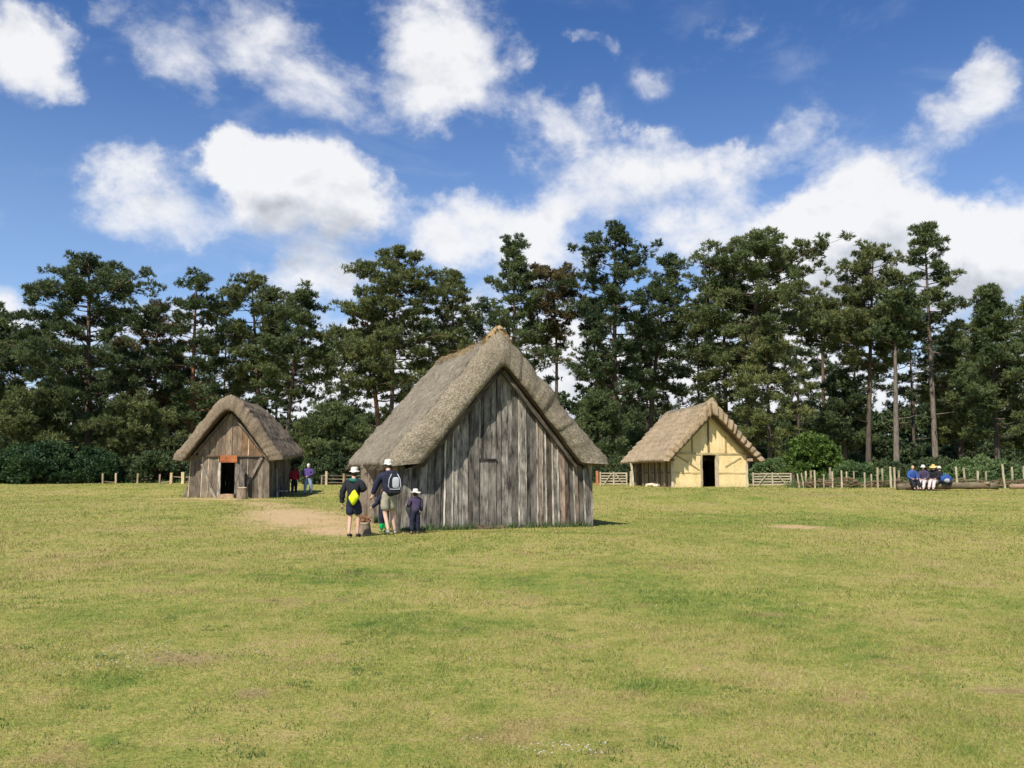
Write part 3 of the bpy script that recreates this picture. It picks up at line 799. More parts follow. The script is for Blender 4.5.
# plank screen beside the side door
sx, sy = px2x(367.5, 25.4), 25.4
scr = empty('plank_screen', (sx, sy, G(sx, sy)), R(4), label='pair of tall weathered grey planks standing beside the hut side door', cat='screen')
for k, (dx, w, h, g) in enumerate(((-.098, .185, 1.72, 1.5), (.098, .19, 1.68, 1.65))):
    b = MB(); b.plank((dx + .01, .02 * k, -.1), (dx, 0, h + .06), (1, .08, 0), w, .06, (g * .62, g * .62, g * .62), 10, .008); b.build('plank', M['wood2'], scr)
stx, sty = px2x(364.8, 21.9), 21.9
stump('tree_stump', stx, sty, .15, .27, 'upright cut log beside the man in the pale sun hat, with broken wood on top')
fw = empty('firewood_pile', (stx, sty, G(stx, sty) + .285), label='broken reddish brown firewood pieces heaped on the upright cut log', cat='firewood')
for k in range(6):
    b = MB(); a = rnd.random() * 3.14; l = .09 + rnd.random() * .05; tl = rnd.random() * .12 - .02; cx = (rnd.random() - .5) * .14
    b.plank((cx - math.cos(a) * l, -math.sin(a) * l * .5, .02 + k * .018), (cx + math.cos(a) * l, math.sin(a) * l * .5, .03 + k * .018 + tl), (-math.sin(a), math.cos(a), 0), .05, .045, (.8, .5, .35), 2, .01)
    b.build('stick', M['wood2'], fw)

# ------------------------------------------------------------------ left hut
LX, LY = -14.45, 45.0
lh = empty('small_thatched_hut', (LX, LY, G(LX, LY + 1)), R(2.5), label='small plank hut with an open dark doorway and orange lintel at the left', cat='hut')
roof(lh, 'roof', M['thatch_brown'], 6.1, 2.16, 2.8, 4.45, 1.88, 5.25, 2.0, 5.1, ze_back=2.3, slant=.42, er=.30, course=1.6, camp=.03, capmat=M['thatch'], strands=4500, ruf=.07, rv=.26, sag=.1, cap_h=.06, peak=.0)
tl_ = ztop(2.12, 4.42, 1.88)
b = MB()   # lower boards
def cl(x): g = .45 + rnd.random() * .5; return (g, g, g * .97)
board_wall(b, -2.0, 1.98, .62, lambda x: 2.16, -.15, .16, .32, .03, .4, cl, skip=[(-.42, .30, -.2, 1.80)])
b.build('lower_wall', M['wood2'], lh)
b = MB()
def cu(x):
    g = .6 + rnd.random() * .35
    if x > .3: return (g * 1.25, g * .95, g * .70) if rnd.random() < .75 else (g, g * .9, g * .8)
    return (g * 1.1, g * 1.02, g * .92)
board_wall(b, -1.92, 1.92, .56, tl_, 2.12, .2, .34, 0, .2, cu)
b.plank((-1.95, .52, 2.13), (1.95, .52, 2.13), (0, 0, 1), .06, .05, (.55, .5, .45), 8, .006)
b.build('gable', M['wood2'], lh, label='upper gable of boards, orange brown at the right')
b = MB(); b.plank((-.46, .47, 1.985), (.40, .47, 1.985), (0, 0, 1), .37, .07, (1.1, 1, 1), 4, .006); b.build('lintel', M['orange_wood'], lh, label='orange lintel board over the doorway')
b = MB()
b.plank((-1.42, .53, 1.72), (-.66, .53, -.05), (1, .0, .4), .13, .07, (1.45, 1.35, 1.2), 7, .01); b.build('brace', M['wood'], lh)
b = MB(); b.plank((1.62, .52, 2.05), (.93, .52, .72), (1, 0, -.4), .13, .07, (1.15, 1.05, .95), 7, .01); b.build('brace', M['wood'], lh)
for x, g in ((-.5, 1.6), (.37, .9)):
    b = MB(); b.plank((x, .52, -.1), (x, .52, 1.80), (1, 0, 0), .15, .1, (g, g * .95, g * .88), 6, .008); b.build('door_post', M['wood'], lh)
b = MB()   # open door leaf, hinged on the right post
for k in range(3):
    a = R(-38); d0_, d1_ = .02 + k * .2, .2 + k * .2; dm_ = (d0_ + d1_) / 2
    b.plank((.42 + math.cos(a) * dm_, .44 + math.sin(a) * dm_, .12), (.42 + math.cos(a) * dm_, .44 + math.sin(a) * dm_, 1.72 - k * .06), (math.cos(a), math.sin(a), 0), .19, .04, (.7, .65, .6), 5, .006)
dl = b.build('door', M['wood'], lh, label='plank door standing open')
b = MB(); b.tube([(.44, .42, .9), (.44, .38, 1.0), (.44, .42, 1.1)], .015, 6, (1.6, 1.5, 1.4)); b.build('handle', M['wood'], dl)
b = MB(); b.plank((-.42, .38, .08), (.32, .38, .10), (0, .1, 1), .2, .26, (1.5, 1.25, 1.0), 4, .02); b.build('doorstep', M['wood2'], lh)
side(lh, 'side_wall', 1.93, .66, 6.1, 2.1, colf=lambda y: wcol(.45, .8)); side(lh, 'side_wall', -1.95, .66, 6.1, 2.1)
b = MB(); board_wall(b, -1.93, 1.93, 6.15, tl_, -.15, .2, .3); b.build('back_wall', M['wood'], lh)
b = MB(); b.plank((2.3, 1.3, -.05), (2.02, 2.2, 1.75), (0, 1, 0), .07, .07, (1.3, 1.25, 1.2), 5, .01); b.build('leaning_pole', M['wood'], lh)
b = MB(); b.plank((2.35, 3.1, -.05), (2.0, 2.5, 1.8), (0, 1, 0), .07, .06, (.9, .85, .8), 5, .01); b.build('leaning_pole', M['wood'], lh)
for s in (-1, 1):
    b = MB(); b.plank((s * 2.05, .45, 1.86), (s * .05, .45, 4.3), (0, 1, 0), .1, .09, (.6, .55, .5), 6, .01); b.build('rafter', M['wood'], lh)
b = MB(); b.plank((-2.3, .7, -.1), (-1.95, .75, .8), (1, 0, 0), .22, .06, (.8, .75, .7), 4, .01); b.build('buttress_board', M['wood'], lh)
q = px2x(241.3, 44.0); stump('chopping_block', q, 44.25, .23, .56, 'upright sawn log standing right of the small hut doorway', cat='log')
# low bench beside red person
bx_, by_ = px2x(283.5, 48.6), 48.6
be = empty('low_stool', (bx_, by_, G(bx_, by_)), R(10), label='low pale topped wooden stool in the shade beside the small hut', cat='stool')
b = MB(); b.plank((-.27, 0, .25), (.27, 0, .25), (0, 1, 0), .26, .06, (1.25, 1.2, 1.1), 4, .01); b.build('seat', M['white'], be)
for x, y in ((-.2, -.08), (.2, -.08), (-.2, .08), (.2, .08)):
    b = MB(); b.tube([(x * 1.15, y * 1.2, -.02), (x, y, .24)], .022, 7, (.9, .7, .5)); b.build('leg', M['wood2'], be)

# ------------------------------------------------------------------ yellow hut
YX, YY = 12.0, 52.5
yz = G(YX, YY + 2)
yh = empty('yellow_hut', (YX, YY, yz), R(13), label='yellow daub and timber hut with ragged pale thatch at the right', cat='hut')
roof(yh, 'roof', M['thatch_gold'], 7.3, 2.92, 3.3, 4.30, 1.52, 5.08, 1.62, 4.78, ze_back=1.5, slant=.2, er=.06, course=.44, camp=.055, capmat=M['thatch_gold'], strands=3500, ruf=.06, rv=.2, sag=.04, cap_h=.1, scal=.32, peak=.05)
ty = ztop(2.92, 4.30, 1.52)
hw = 2.42
def panel(b, pts, y0, y1, n=1):
    base = len(b.v); k = len(pts)
    for yy in (y0, y1):
        for (x, z) in pts: b.v.append((x, yy, z))
    b.face([base + i for i in range(k)]); b.face([base + k + i for i in range(k)][::-1])
    for i in range(k):
        j = (i + 1) % k; b.face((base + i, base + k + i, base + k + j, base + j))
b = MB(); zb = ty(hw)
dx0, dx1, dz = -.50, .42, 1.90
panel(b, [(-hw, -.15), (dx0, -.15), (dx0, ty(dx0)), (-hw, zb)], .72, .90)
panel(b, [(dx1, -.15), (hw, -.15), (hw, zb), (dx1, ty(dx1))], .72, .90)
panel(b, [(dx0 + .002, dz), (dx1 - .002, dz), (dx1 - .002, ty(dx1)), (0, ty(0)), (dx0 + .002, ty(dx0))], .722, .898)
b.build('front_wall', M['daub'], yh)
def beam(nm, p0, p1, w=.12, col=(1, 1, 1), mat=M['daub_timber'], pr=.035, y=.715, lab=None):
    b = MB(); d = Vector((p1[0] - p0[0], 0, p1[1] - p0[1])).normalized(); wd = Vector((-d.z, 0, d.x))
    b.plank((p0[0], y, p0[1]), (p1[0], y, p1[1]), wd, w, pr * 2, col, 8, .018); return b.build(nm, mat, yh)
beam('corner_post', (-hw + .02, -.1), (-hw + .02, 1.5), .13, (1.2, 1.15, 1.05), M['pale_wood'], .05)
beam('corner_post', (hw - .02, -.1), (hw - .02, 1.9), .13, (1.2, 1.15, 1.05), M['pale_wood'], .05)
beam('door_post', (dx0 - .05, -.05), (dx0 - .05, dz + .02), .11, (.8, .76, .7), M['pale_wood'], .05)
beam('door_post', (dx1 + .05, -.05), (dx1 + .05, dz + .02), .11, (1.05, 1, .95), M['pale_wood'], .05)
beam('tie_beam', (-hw, dz + .1), (hw, dz + .08), .12, (1.05, 1.05, 1))
beam('rail', (-hw + .1, .86), (dx0 - .11, .84), .08, (1.25, 1.25, 1.1), pr=.02); beam('rail', (dx1 + .11, .84), (hw - .1, .82), .08, (1.25, 1.25, 1.1), pr=.02)
beam('stud', (-.06, dz + .17), (-.06, 4.15), .12, (.42, .42, .42))
beam('stud', (-1.12, dz + .17), (-1.12, 2.9), .09, (.7, .7, .68)); beam('stud', (1.05, dz + .17), (1.05, 3.0), .09, (.8, .78, .7))
beam('brace', (-2.15, 1.9), (-.68, 1.02), .09, (.85, .85, .8), pr=.03); beam('brace', (2.05, 1.75), (1.0, 1.22), .08, (1.0, 1.0, .9), pr=.025)
for s in (-1, 1):
    b = MB(); b.plank((s * 2.82, .42, 1.46), (s * .05, .42, 4.16), (0, 1, 0), .09, .09, (.7, .62, .52), 8, .01); b.build('rafter', M['wood2'], yh)
b = MB(); b.plank((2.45, .2, 1.62), (2.45, 7.2, 1.5), (1, 0, 0), .2, .16, (1.5, 1.4, 1.2), 4, .01); b.build('wall_plate', M['wood2'], yh)
b = MB(); b.plank((-2.45, .45, 1.62), (-2.45, 7.0, 1.5), (1, 0, 0), .16, .14, (.7, .62, .5), 4, .01); b.build('wall_plate', M['wood2'], yh)
def cy_(y): return rnd.choice([(1.0, 1.0, .72), (.5, .45, .4), (.32, .27, .24), (1.15, 1.1, .85), (.8, .74, .6)])
side(yh, 'side_wall', -2.42, .95, 6.8, 1.6, wmin=.22, wmax=.42, colf=cy_, mat=M['wood2'])
side(yh, 'side_wall', 2.42, .95, 6.8, 1.6, mat=M['wood2'])
for yy in (1.6, 2.7, 3.9, 5.1, 6.4):
    b = MB(); b.plank((-2.50, yy, -.1), (-2.50, yy, 1.6), (0, 1, 0), .16, .12, (1.1, 1.05, .9), 6, .012); b.build('side_post', M['wood2'], yh)
b = MB(); b.plank((-2.46, 1.0, .85), (-2.46, 6.8, .80), (0, 0, 1), .08, .09, (.5, .46, .4), 8, .01); b.build('side_rail', M['wood2'], yh)
b = MB(); board_wall(b, -2.42, 2.42, 6.9, ty, -.15, .25, .4); b.build('back_wall', M['wood2'], yh)
for (px_, D, h, w, ln, lab) in ((630.2, 57.3, .95, .13, .05, 'short pale split post at the left end of the yellow hut'), (633.2, 57.0, 1.5, .12, -.12, 'taller grooved post touching the thatch at the left end of the yellow hut')):
    x = px2x(px_, D); b = MB(); b.plank((0, 0, -.15), (ln, 0, h), (1, 0, 0), w, .1, (1.1, 1.1, 1.0), 6, .012)
    o = b.build('post', M['pale_wood'], None, label=lab, cat='post'); o.location = (x, D, G(x, D))
# pale split logs lying by side wall
for k, (px_, D, l, r, rz, lab) in enumerate(((650, 55.2, .3, .11, .5, 'white barked short log at the foot of the yellow hut side wall, the left one'), (657.5, 54.6, .28, .10, -.5, 'short white log nearest the front corner of the yellow hut'), (655, 55.0, .26, .09, 1.3, 'tan split log between the two white logs by the yellow hut'))):
    x = px2x(px_, D); rt = empty('firewood_log', (x, D, G(x, D)), rz, label=lab, cat='log')
    b = MB(); b.tube([(-l, 0, r * .85), (0, 0, r * .9), (l * .9, 0, r * 1.3 + (.16 if k == 2 else 0))], [r, r * 1.05, r * .95], 10, (1.5, 1.45, 1.35) if k < 2 else (1.0, .75, .5), jit=.15); b.build('bark', M['pale_wood'], rt)
# ------------------------------------------------------------------ gates and fences
def gate(pxa, pxb, D, h, label, flip=False):
    xa, xb = px2x(pxa, D), px2x(pxb, D); w = xb - xa; xc = (xa + xb) / 2
    g = empty('field_gate', (xc, D, G(xc, D)), label=label, cat='gate', group='five barred gates behind the huts')
    pw = M['pale_wood']; c = (.95, .93, .85)
    for k in range(5):
        z = .12 + (h - .16) * k / 4
        b = MB(); b.plank((-w / 2, 0, z), (w / 2, 0, z + rnd.random() * .02), (0, 0, 1), .075, .035, c, 4, .004); b.build('bar', pw, g)
    for x in (-w / 2 + .04, .02, w / 2 - .04):
        b = MB(); b.plank((x, -.04, .02), (x, -.04, h + (.05 if x < .1 else 0)), (1, 0, 0), .09, .04, c, 4, .004); b.build('stile', pw, g)
    for s in (-1, 1):
        b = MB(); b.plank((s * w * .36, -.075, .08), (s * w * .06 * (1 if not flip else 2), -.075, h - .03), (1, 0, 0), .07, .03, c, 4, .004); b.build('brace', pw, g)
    return g
gate(599.5, 627, 57.5, .84, 'five barred gate between the large grey hut and the yellow hut')
gate(752, 791, 57.0, .84, 'five barred gate between the yellow hut and the bright green bush', True)
def post(px_, D, h, w, label, mat='pale_wood', col=(1, 1, 1), lean=0.0, group=None, name='gate_post'):
    x = px2x(px_, D); b = MB(); b.plank((0, 0, -.15), (lean, 0, h), (1, 0, 0), w, w * .8, col, 5, .01)
    o = b.build(name, M[mat], None, label=label, cat='post', group=group); o.location = (x, D, G(x, D)); return o
post(597, 57.4, .95, .16, 'orange brown gate post at the hinge side of the gate by the large grey hut', 'orange_wood', (1.25, 1.3, 1.4))
post(793, 57, .9, .14, 'dark gate post half hidden by the bright green bush', 'wood2', (.5, .5, .45))
def rail_fence(posts, D, label, railz, col=(1, 1, 1), group='post and rail fences at the wood edge', gaps=(), missing=.0):
    xs_ = [px2x(p, D) for p, *_ in posts]; xc = sum(xs_) / len(xs_)
    f = empty('post_and_rail_fence', (xc, D, G(xc, D)), label=label, cat='fence', group=group)
    z0 = G(xc, D)
    for (p, h, w, c), x in zip(posts, xs_):
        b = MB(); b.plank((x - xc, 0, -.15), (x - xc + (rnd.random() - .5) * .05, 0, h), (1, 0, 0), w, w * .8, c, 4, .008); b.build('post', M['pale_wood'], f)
    for rz in railz:
        for i in range(len(xs_) - 1):
            if (i, rz) in gaps: continue
            b = MB(); g = .5 + rnd.random() * .5
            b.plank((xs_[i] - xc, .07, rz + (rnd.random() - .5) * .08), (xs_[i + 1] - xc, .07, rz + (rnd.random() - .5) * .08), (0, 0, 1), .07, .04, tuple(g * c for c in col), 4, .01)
            b.build('rail', M['pale_wood'], f)
    return f
W1 = (1, 1, .9); WO = (1.0, .85, .6)
rail_fence([(103.5, .75, .12, (.7, .6, .5)), (116.5, .78, .12, (.9, .8, .65)), (138, .75, .12, (.7, .62, .5)), (160, .7, .11, (.6, .52, .42)), (171.5, .8, .17, WO), (183.5, .85, .2, (1.2, 1.1, .8)), (195, .75, .15, W1)], 64.5,
           'pale post and rail fence in front of the dark holly left of the small hut', (.14, .5), (.75, .66, .54), gaps=((1, .5), (2, .5), (0, .5), (1, .14), (3, .5), (2, .14), (4, .14)))
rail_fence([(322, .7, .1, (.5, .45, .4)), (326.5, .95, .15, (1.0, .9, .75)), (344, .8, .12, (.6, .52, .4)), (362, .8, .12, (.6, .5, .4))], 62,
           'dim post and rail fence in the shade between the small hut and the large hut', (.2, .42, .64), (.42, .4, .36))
# split stake fence on the right
STK = [(799, .80, .1, -.12, 0), (803.5, .86, .11, -.14, 0), (805.5, .95, .12, 0, 1), (810.5, .98, .15, 0, 1), (814.3, .98, .12, 0, 0), (823, .78, .09, .03, 0), (829.8, 1.15, .18, 0, 1), (832, .92, .13, 0, 0), (841.2, 1.0, .13, 0, 0),
       (846.3, .92, .1, 0, 1), (853.5, .95, .1, 0, 1), (864.2, .88, .12, 0, 0), (871, .8, .1, 0, 1), (877, 1.15, .15, .02, 0), (882, 1.1, .14, 0, 1), (890.4, 1.22, .17, -.02, 0), (893.9, 1.18, .17, .02, 0), (898.6, 1.0, .15, 0, 1),
       (912, 1.0, .12, 0, 1), (939, .98, .12, 0, 0), (956.6, 1.2, .15, -.04, 0), (964.4, 1.15, .16, -.05, 2), (977.3, .95, .17, 0, 2), (985.2, .95, .15, .03, 2), (1004, 1.35, .17, -.1, 0), (1011.8, 1.2, .17, 0, 2), (1023.6, 1.25, .16, 0, 2), (1034, 1.1, .15, 0, 0)]
D0 = 50.5
sf = empty('stake_fence', (px2x(900, D0), D0, G(px2x(900, D0), D0)), label='fence of pale split stakes woven with brown rods at the right edge of the green', cat='fence')
for (p, h, w, ln, back) in STK:
    D = D0 + back * .7; x = px2x(p, D) - sf.location.x; b = MB(); g = .72 + rnd.random() * .4
    b.plank((x, back * .7, -.15), (x + ln, back * .7, h + rnd.random() * .04 - .02), (1, .2, 0), w * .62, .05, (g, g * .98, g * .85), 6, .012)
    b.build('stake', M['pale_wood'], sf)
px_ = 797
while px_ < 1036:
    w = 12 + rnd.random() * 16
    for r in range(rnd.choice((3, 4, 4, 5))):
        z = .1 + r * .09 + rnd.random() * .06
        if 905 < px_ < 935 and rnd.random() < .5: continue
        xa = px2x(px_, D0) - sf.location.x; xb = px2x(px_ + w, D0) - sf.location.x
        pts = []; ph = rnd.random() * 6
        for k in range(7):
            f = k / 6; pts.append((xa + (xb - xa) * f, .12 + .09 * math.sin(f * 9 + ph), z + .05 * math.sin(f * 5 + ph * 2)))
        b = MB(); g = .35 + rnd.random() * .7; b.tube(pts, .022 + rnd.random() * .018, 5, (g, g * .8, g * .65), jit=.2); b.build('rod', M['wood2'], sf)
    px_ += w * .8
# big log, right
lx0, lx1 = px2x(896, 46.3), px2x(998, 46.0)
lg = empty('fallen_log', ((lx0 + lx1) / 2, 46.2, G((lx0 + lx1) / 2, 46.2)), label='long pale grey fallen log that the group of people sit on', cat='log')
b = MB(); hwid = (lx1 - lx0) / 2; pts = []; rr = []
for k in range(15):
    f = k / 14; pts.append((-hwid + 2 * hwid * f, .04 * math.sin(f * 5), .19 + .05 * math.sin(f * 3) + (.05 * f))); rr.append(.20 + .02 * math.sin(k * 1.9) + .05 * f)
b.tube(pts, [q_ * (.92 - .018 * k_) for k_, q_ in enumerate(rr)], 14, (.6, .6, .5), jit=.2); b.build('bark', M['wood2'], lg, True)
b = MB(); b.tube([(hwid * .72, -.05, .35), (hwid * .80, -.28, .42)], [.09, .07], 8, (1.0, .95, .8)); b.build('branch_stub', M['wood2'], lg, True)
# second log, cropped on the right edge
x0_, x1_ = px2x(1008, 48.2), px2x(1050, 48.2)
b = MB(); b.tube([(-1.1, 0, .13), (0, .03, .15), (1.2, 0, .16)], [.12, .14, .15], 10, (1.3, 1.1, .95), jit=.15)
o = b.build('pale_log', M['wood2'], None, True, label='thinner pale pinkish log lying at the far right by the stakes', cat='log'); o.location = ((x0_ + x1_) / 2, 48.2, G(x0_, 48.2) + .02)

# ------------------------------------------------------------------ people
def skin_mesh(name, pts, edges, rad, mat, sub=2, parent=None, root=0):
    me = bpy.data.meshes.new('tmp'); me.from_pydata([tuple(p) for p in pts], edges, [])
    o = bpy.data.objects.new('tmp', me); C.objects.link(o)
    md = o.modifiers.new('skin', 'SKIN'); md.use_smooth_shade = True; md.branch_smoothing = .6
    for i, v in enumerate(me.skin_vertices[0].data):
        r = rad[i]; v.radius = (r, r) if not hasattr(r, '__len__') else r; v.use_root = (i == root)
    if sub:
        sm = o.modifiers.new('sub', 'SUBSURF'); sm.levels = sub; sm.render_levels = sub
    dg = bpy.context.evaluated_depsgraph_get(); dg.update()
    m2 = bpy.data.meshes.new_from_object(o.evaluated_get(dg)); m2.name = name
    bpy.data.objects.remove(o); bpy.data.meshes.remove(me)
    m2.materials.clear(); m2.materials.append(mat)
    if name in ('top', 'legs'):
        for v in m2.vertices: v.co += v.normal * (.008 + .014 * fbm((v.co.x, v.co.y, v.co.z * 2.2), 7, 3))
    m2.polygons.foreach_set('use_smooth', [True] * len(m2.polygons))
    return m2
def merge(meshes, name, mats=None):
    bm = bmesh.new()
    for k, m in enumerate(meshes):
        n0 = len(bm.faces); bm.from_mesh(m); bm.faces.ensure_lookup_table()
        for f in bm.faces[n0:]: f.material_index = k if mats else 0; f.smooth = True
    me = bpy.data.meshes.new(name); bm.to_mesh(me); bm.free()
    for mt in (mats or [meshes[0].materials[0]]): me.materials.append(mt)
    return me
def head_mesh(c, yaw, tilt, r, eyes=False):
    bm = bmesh.new(); bmesh.ops.create_uvsphere(bm, u_segments=20, v_segments=16, radius=1)
    for v in bm.verts:
        x, y, z = v.co
        fx = .76 * x; fy = .93 * y; fz = 1.18 * z
        if z < -.1: fx *= 1 + z * .28; fy *= 1 + z * .12
        if y > .85 and -.35 < z < .15 and abs(x) < .3: fy += .22 * (1 - abs(x) / .3) * (1 - abs(z + .15) / .35)   # nose
        if y > .7 and .05 < z < .35 and .15 < abs(x) < .5: fy -= .07                                    # eye sockets
        if y > .8 and -.6 < z < -.4: fy += .04                                                     # lips
        if abs(x) > .9 and abs(z) < .3 and abs(y) < .3: fx *= 1.16                                          # ears
        v.co = (fx * r, fy * r, fz * r)
    if eyes or True:
        for s in (-1, 1):
            ret = bmesh.ops.create_uvsphere(bm, u_segments=6, v_segments=5, radius=r * .11)
            for v in ret['verts']: v.co += Vector((s * r * .3, r * .82, r * .16))
            for f in bm.faces[-24:]: f.material_index = 1
    m = Matrix.Translation(c) @ Matrix.Rotation(yaw, 4, 'Z') @ Matrix.Rotation(tilt, 4, 'X')
    bm.transform(m)
    me = bpy.data.meshes.new('head'); bm.to_mesh(me); bm.free(); me.materials.append(M['skin']); return me
def hand_mesh(w, d, side, sc=1.0):
    """palm + five fingers; w wrist, d direction of hand"""
    d = Vector(d).normalized(); up = Vector((0, 1, 0)) if abs(d.y) < .8 else Vector((0, 0, 1))
    a = d.cross(up).normalized(); n = a.cross(d).normalized()
    P = [w, w + d * .045 * sc, w + d * .085 * sc]; E = [(0, 1), (1, 2)]; Rr = [.024 * sc, .032 * sc, .03 * sc]
    for k, (off, ln) in enumerate(((-.030, .062), (-.010, .075), (.010, .07), (.029, .055))):
        b0 = w + d * .088 * sc + a * off * sc; i = len(P)
        P += [b0, b0 + (d * .9 + n * .25).normalized() * ln * .5 * sc, b0 + (d * .9 + n * .25).normalized() * ln * .5 * sc + (d * .6 + n * .8).normalized() * ln * .5 * sc]
        Rr += [.0095 * sc, .0088 * sc, .0075 * sc]; E += [(2, i), (i, i + 1), (i + 1, i + 2)]
    i = len(P); s = -1 * side
    P += [w + d * .035 * sc + a * s * .034 * sc, w + d * .062 * sc + a * s * .055 * sc + n * .012 * sc, w + d * .09 * sc + a * s * .056 * sc + n * .03 * sc]
    Rr += [.013 * sc, .0105 * sc, .0085 * sc]; E += [(1, i), (i, i + 1), (i + 1, i + 2)]
    return skin_mesh('hand', P, E, Rr, M['skin'], 1)
STAND = dict(pel=(0, 0, .93), wai=(0, 0, 1.08), che=(0, .0, 1.28), nec=(0, .0, 1.45), hea=(0, .02, 1.575),
             shL=(-.185, 0, 1.41), elL=(-.25, -.02, 1.13), wrL=(-.25, .06, .88), shR=(.185, 0, 1.41), elR=(.25, -.02, 1.13), wrR=(.25, .06, .88),
             hiL=(-.09, 0, .90), knL=(-.10, .03, .49), anL=(-.10, -.01, .09), hiR=(.09, 0, .90), knR=(.10, .03, .49), anR=(.10, -.01, .09))
def person(loc, yaw, height, pose, label, top, legs, sleeve=1.0, leglen=1.0, shoes='shoe', hat=None, hair='hair', stout=1.0, headyaw=0, headtilt=0, boots=None, skirt=False, brim=.15, scarf=None, hairlen=0, kid=False):
    s = height / 1.75
    J = {k: Vector(v) for k, v in STAND.items()}
    for k, v in pose.items(): J[k] = Vector(v)
    J = {k: v * s for k, v in J.items()}
    hs_ = s * (1.22 if kid else 1)
    root = empty('person', (loc[0], loc[1], G(*loc)), yaw, label=label, cat='person')
    st = stout
    # body, continuous
    names = ['pel', 'wai', 'che', 'nec', 'hea', 'shL', 'elL', 'wrL', 'shR', 'elR', 'wrR', 'hiL', 'knL', 'anL', 'hiR', 'knR', 'anR']
    rad = dict(pel=.125 * st, wai=.115 * st, che=.135 * st, nec=.055, hea=.062, shL=.062, elL=.043, wrL=.028, shR=.062, elR=.043, wrR=.028, hiL=.088 * st, knL=.058, anL=.038, hiR=.088 * st, knR=.058, anR=.038)
    ix = {n: i for i, n in enumerate(names)}
    Eg = [('pel', 'wai'), ('wai', 'che'), ('che', 'nec'), ('nec', 'hea'), ('che', 'shL'), ('shL', 'elL'), ('elL', 'wrL'), ('che', 'shR'), ('shR', 'elR'), ('elR', 'wrR'), ('pel', 'hiL'), ('hiL', 'knL'), ('knL', 'anL'), ('pel', 'hiR'), ('hiR', 'knR'), ('knR', 'anR')]
    P = [J[n] for n in names]; E = [(ix[a], ix[b]) for a, b in Eg]; Rr = [rad[n] * s for n in names]
    def toe(k, an):
        kn = J['kn' + k]; dirn = (J['toe' + k] - J['an' + k]) if ('toe' + k) in J else Vector((0, .17 * s, -.06 * s)); return an + dirn
    for k in 'LR':
        P.append(toe(k, J['an' + k])); E.append((ix['an' + k], len(P) - 1)); Rr.append(.032 * s)
    # calf bulge
    bodym = skin_mesh('b', P, E, Rr, M['skin'], 2)
    hc = J['hea'] + (J['hea'] - J['nec']).normalized() * .05 * s
    hd = head_mesh(hc, headyaw, headtilt, .098 * hs_)
    hands = [hand_mesh(J['wr' + k], J['wr' + k] - J['el' + k], -1 if k == 'L' else 1, s) for k in 'LR']
    bm = merge([bodym, hd] + hands, 'body')
    link('body', bm, root)
    # top
    dn_ = (J['pel'] - J['wai']) * .45; P = [J['pel'] + dn_, J['pel'].lerp(J['wai'], .3), J['che'], J['nec'] + (J['nec'] - J['che']) * .3]; E = [(0, 1), (1, 2), (2, 3)]; Rr = [.165 * st * s, .168 * st * s, .185 * st * s, .088 * s]
    for k in 'LR':
        i = len(P); P += [J['sh' + k], J['el' + k], J['el' + k].lerp(J['wr' + k], .93)] if sleeve > .8 else [J['sh' + k], J['sh' + k].lerp(J['el' + k], .75)]
        E += [(2, i), (i, i + 1)] + ([(i + 1, i + 2)] if sleeve > .8 else []); Rr += ([.098 * s, .074 * s, .055 * s] if sleeve > .8 else [.098 * s, .08 * s])
    link('top', skin_mesh('top', P, E, Rr, M[top], 2), root)
    # legs
    P = [J['wai'], J['pel']]; E = [(0, 1)]; Rr = [.15 * st * s, .155 * st * s]
    for k in 'LR':
        i = len(P); P += [J['hi' + k], J['kn' + k] if leglen > .5 else J['hi' + k].lerp(J['kn' + k], .88)]; E += [(1, i), (i, i + 1)]; Rr += [.118 * st * s, .09 * s if leglen > .5 else .11 * s]
        if leglen > .5: P.append(J['kn' + k].lerp(J['an' + k], min(1, leglen) * .93)); E.append((i + 1, i + 2)); Rr.append(.068 * s)
    link('skirt' if skirt else ('trousers' if leglen > .5 else 'shorts'), skin_mesh('legs', P, E, Rr, M[legs], 2), root)
    if skirt:
        b = MB(); kk = (J['knL'] + J['knR']) / 2
        b.tube([J['pel'] + Vector((0, 0, .08 * s)), J['pel'], J['pel'].lerp(kk, .6), kk], [.13 * s, .17 * s, .185 * s, .19 * s], 14, cap=False, jit=.06)
        b.build('skirt', M[legs], root, True)
    for k in 'LR':
        t_ = toe(k, J['an' + k]); a = J['an' + k]; heel = a + (a - t_) * .25; heel.z = t_.z
        P = [a + Vector((0, 0, .0)), a.lerp(t_, .15), t_.lerp(a, .35), t_ + (t_ - a) * .12, heel]
        link('shoe', skin_mesh('shoe', P, [(0, 1), (1, 2), (2, 3), (1, 4)], [.045 * s, .046 * s, .044 * s, .036 * s, .036 * s], M[shoes], 1), root)
        if boots:
            kn = J['kn' + k]; link('boot', skin_mesh('boot', [a, a.lerp(kn, .4), a.lerp(kn, .85)], [(0, 1), (1, 2)], [.085 * s, .09 * s, .105 * s], M[boots], 1), root)
    # hair
    m = Matrix.Translation(hc) @ Matrix.Rotation(headyaw, 4, 'Z') @ Matrix.Rotation(headtilt, 4, 'X')
    bmh = bmesh.new(); bmesh.ops.create_uvsphere(bmh, u_segments=18, v_segments=14, radius=1)
    rr_ = .098 * hs_
    kill = [v for v in bmh.verts if (v.co.y > .3 and v.co.z < .45) or (v.co.z < -.8 - hairlen and v.co.y > -.4)]
    bmesh.ops.delete(bmh, geom=kill, context='VERTS')
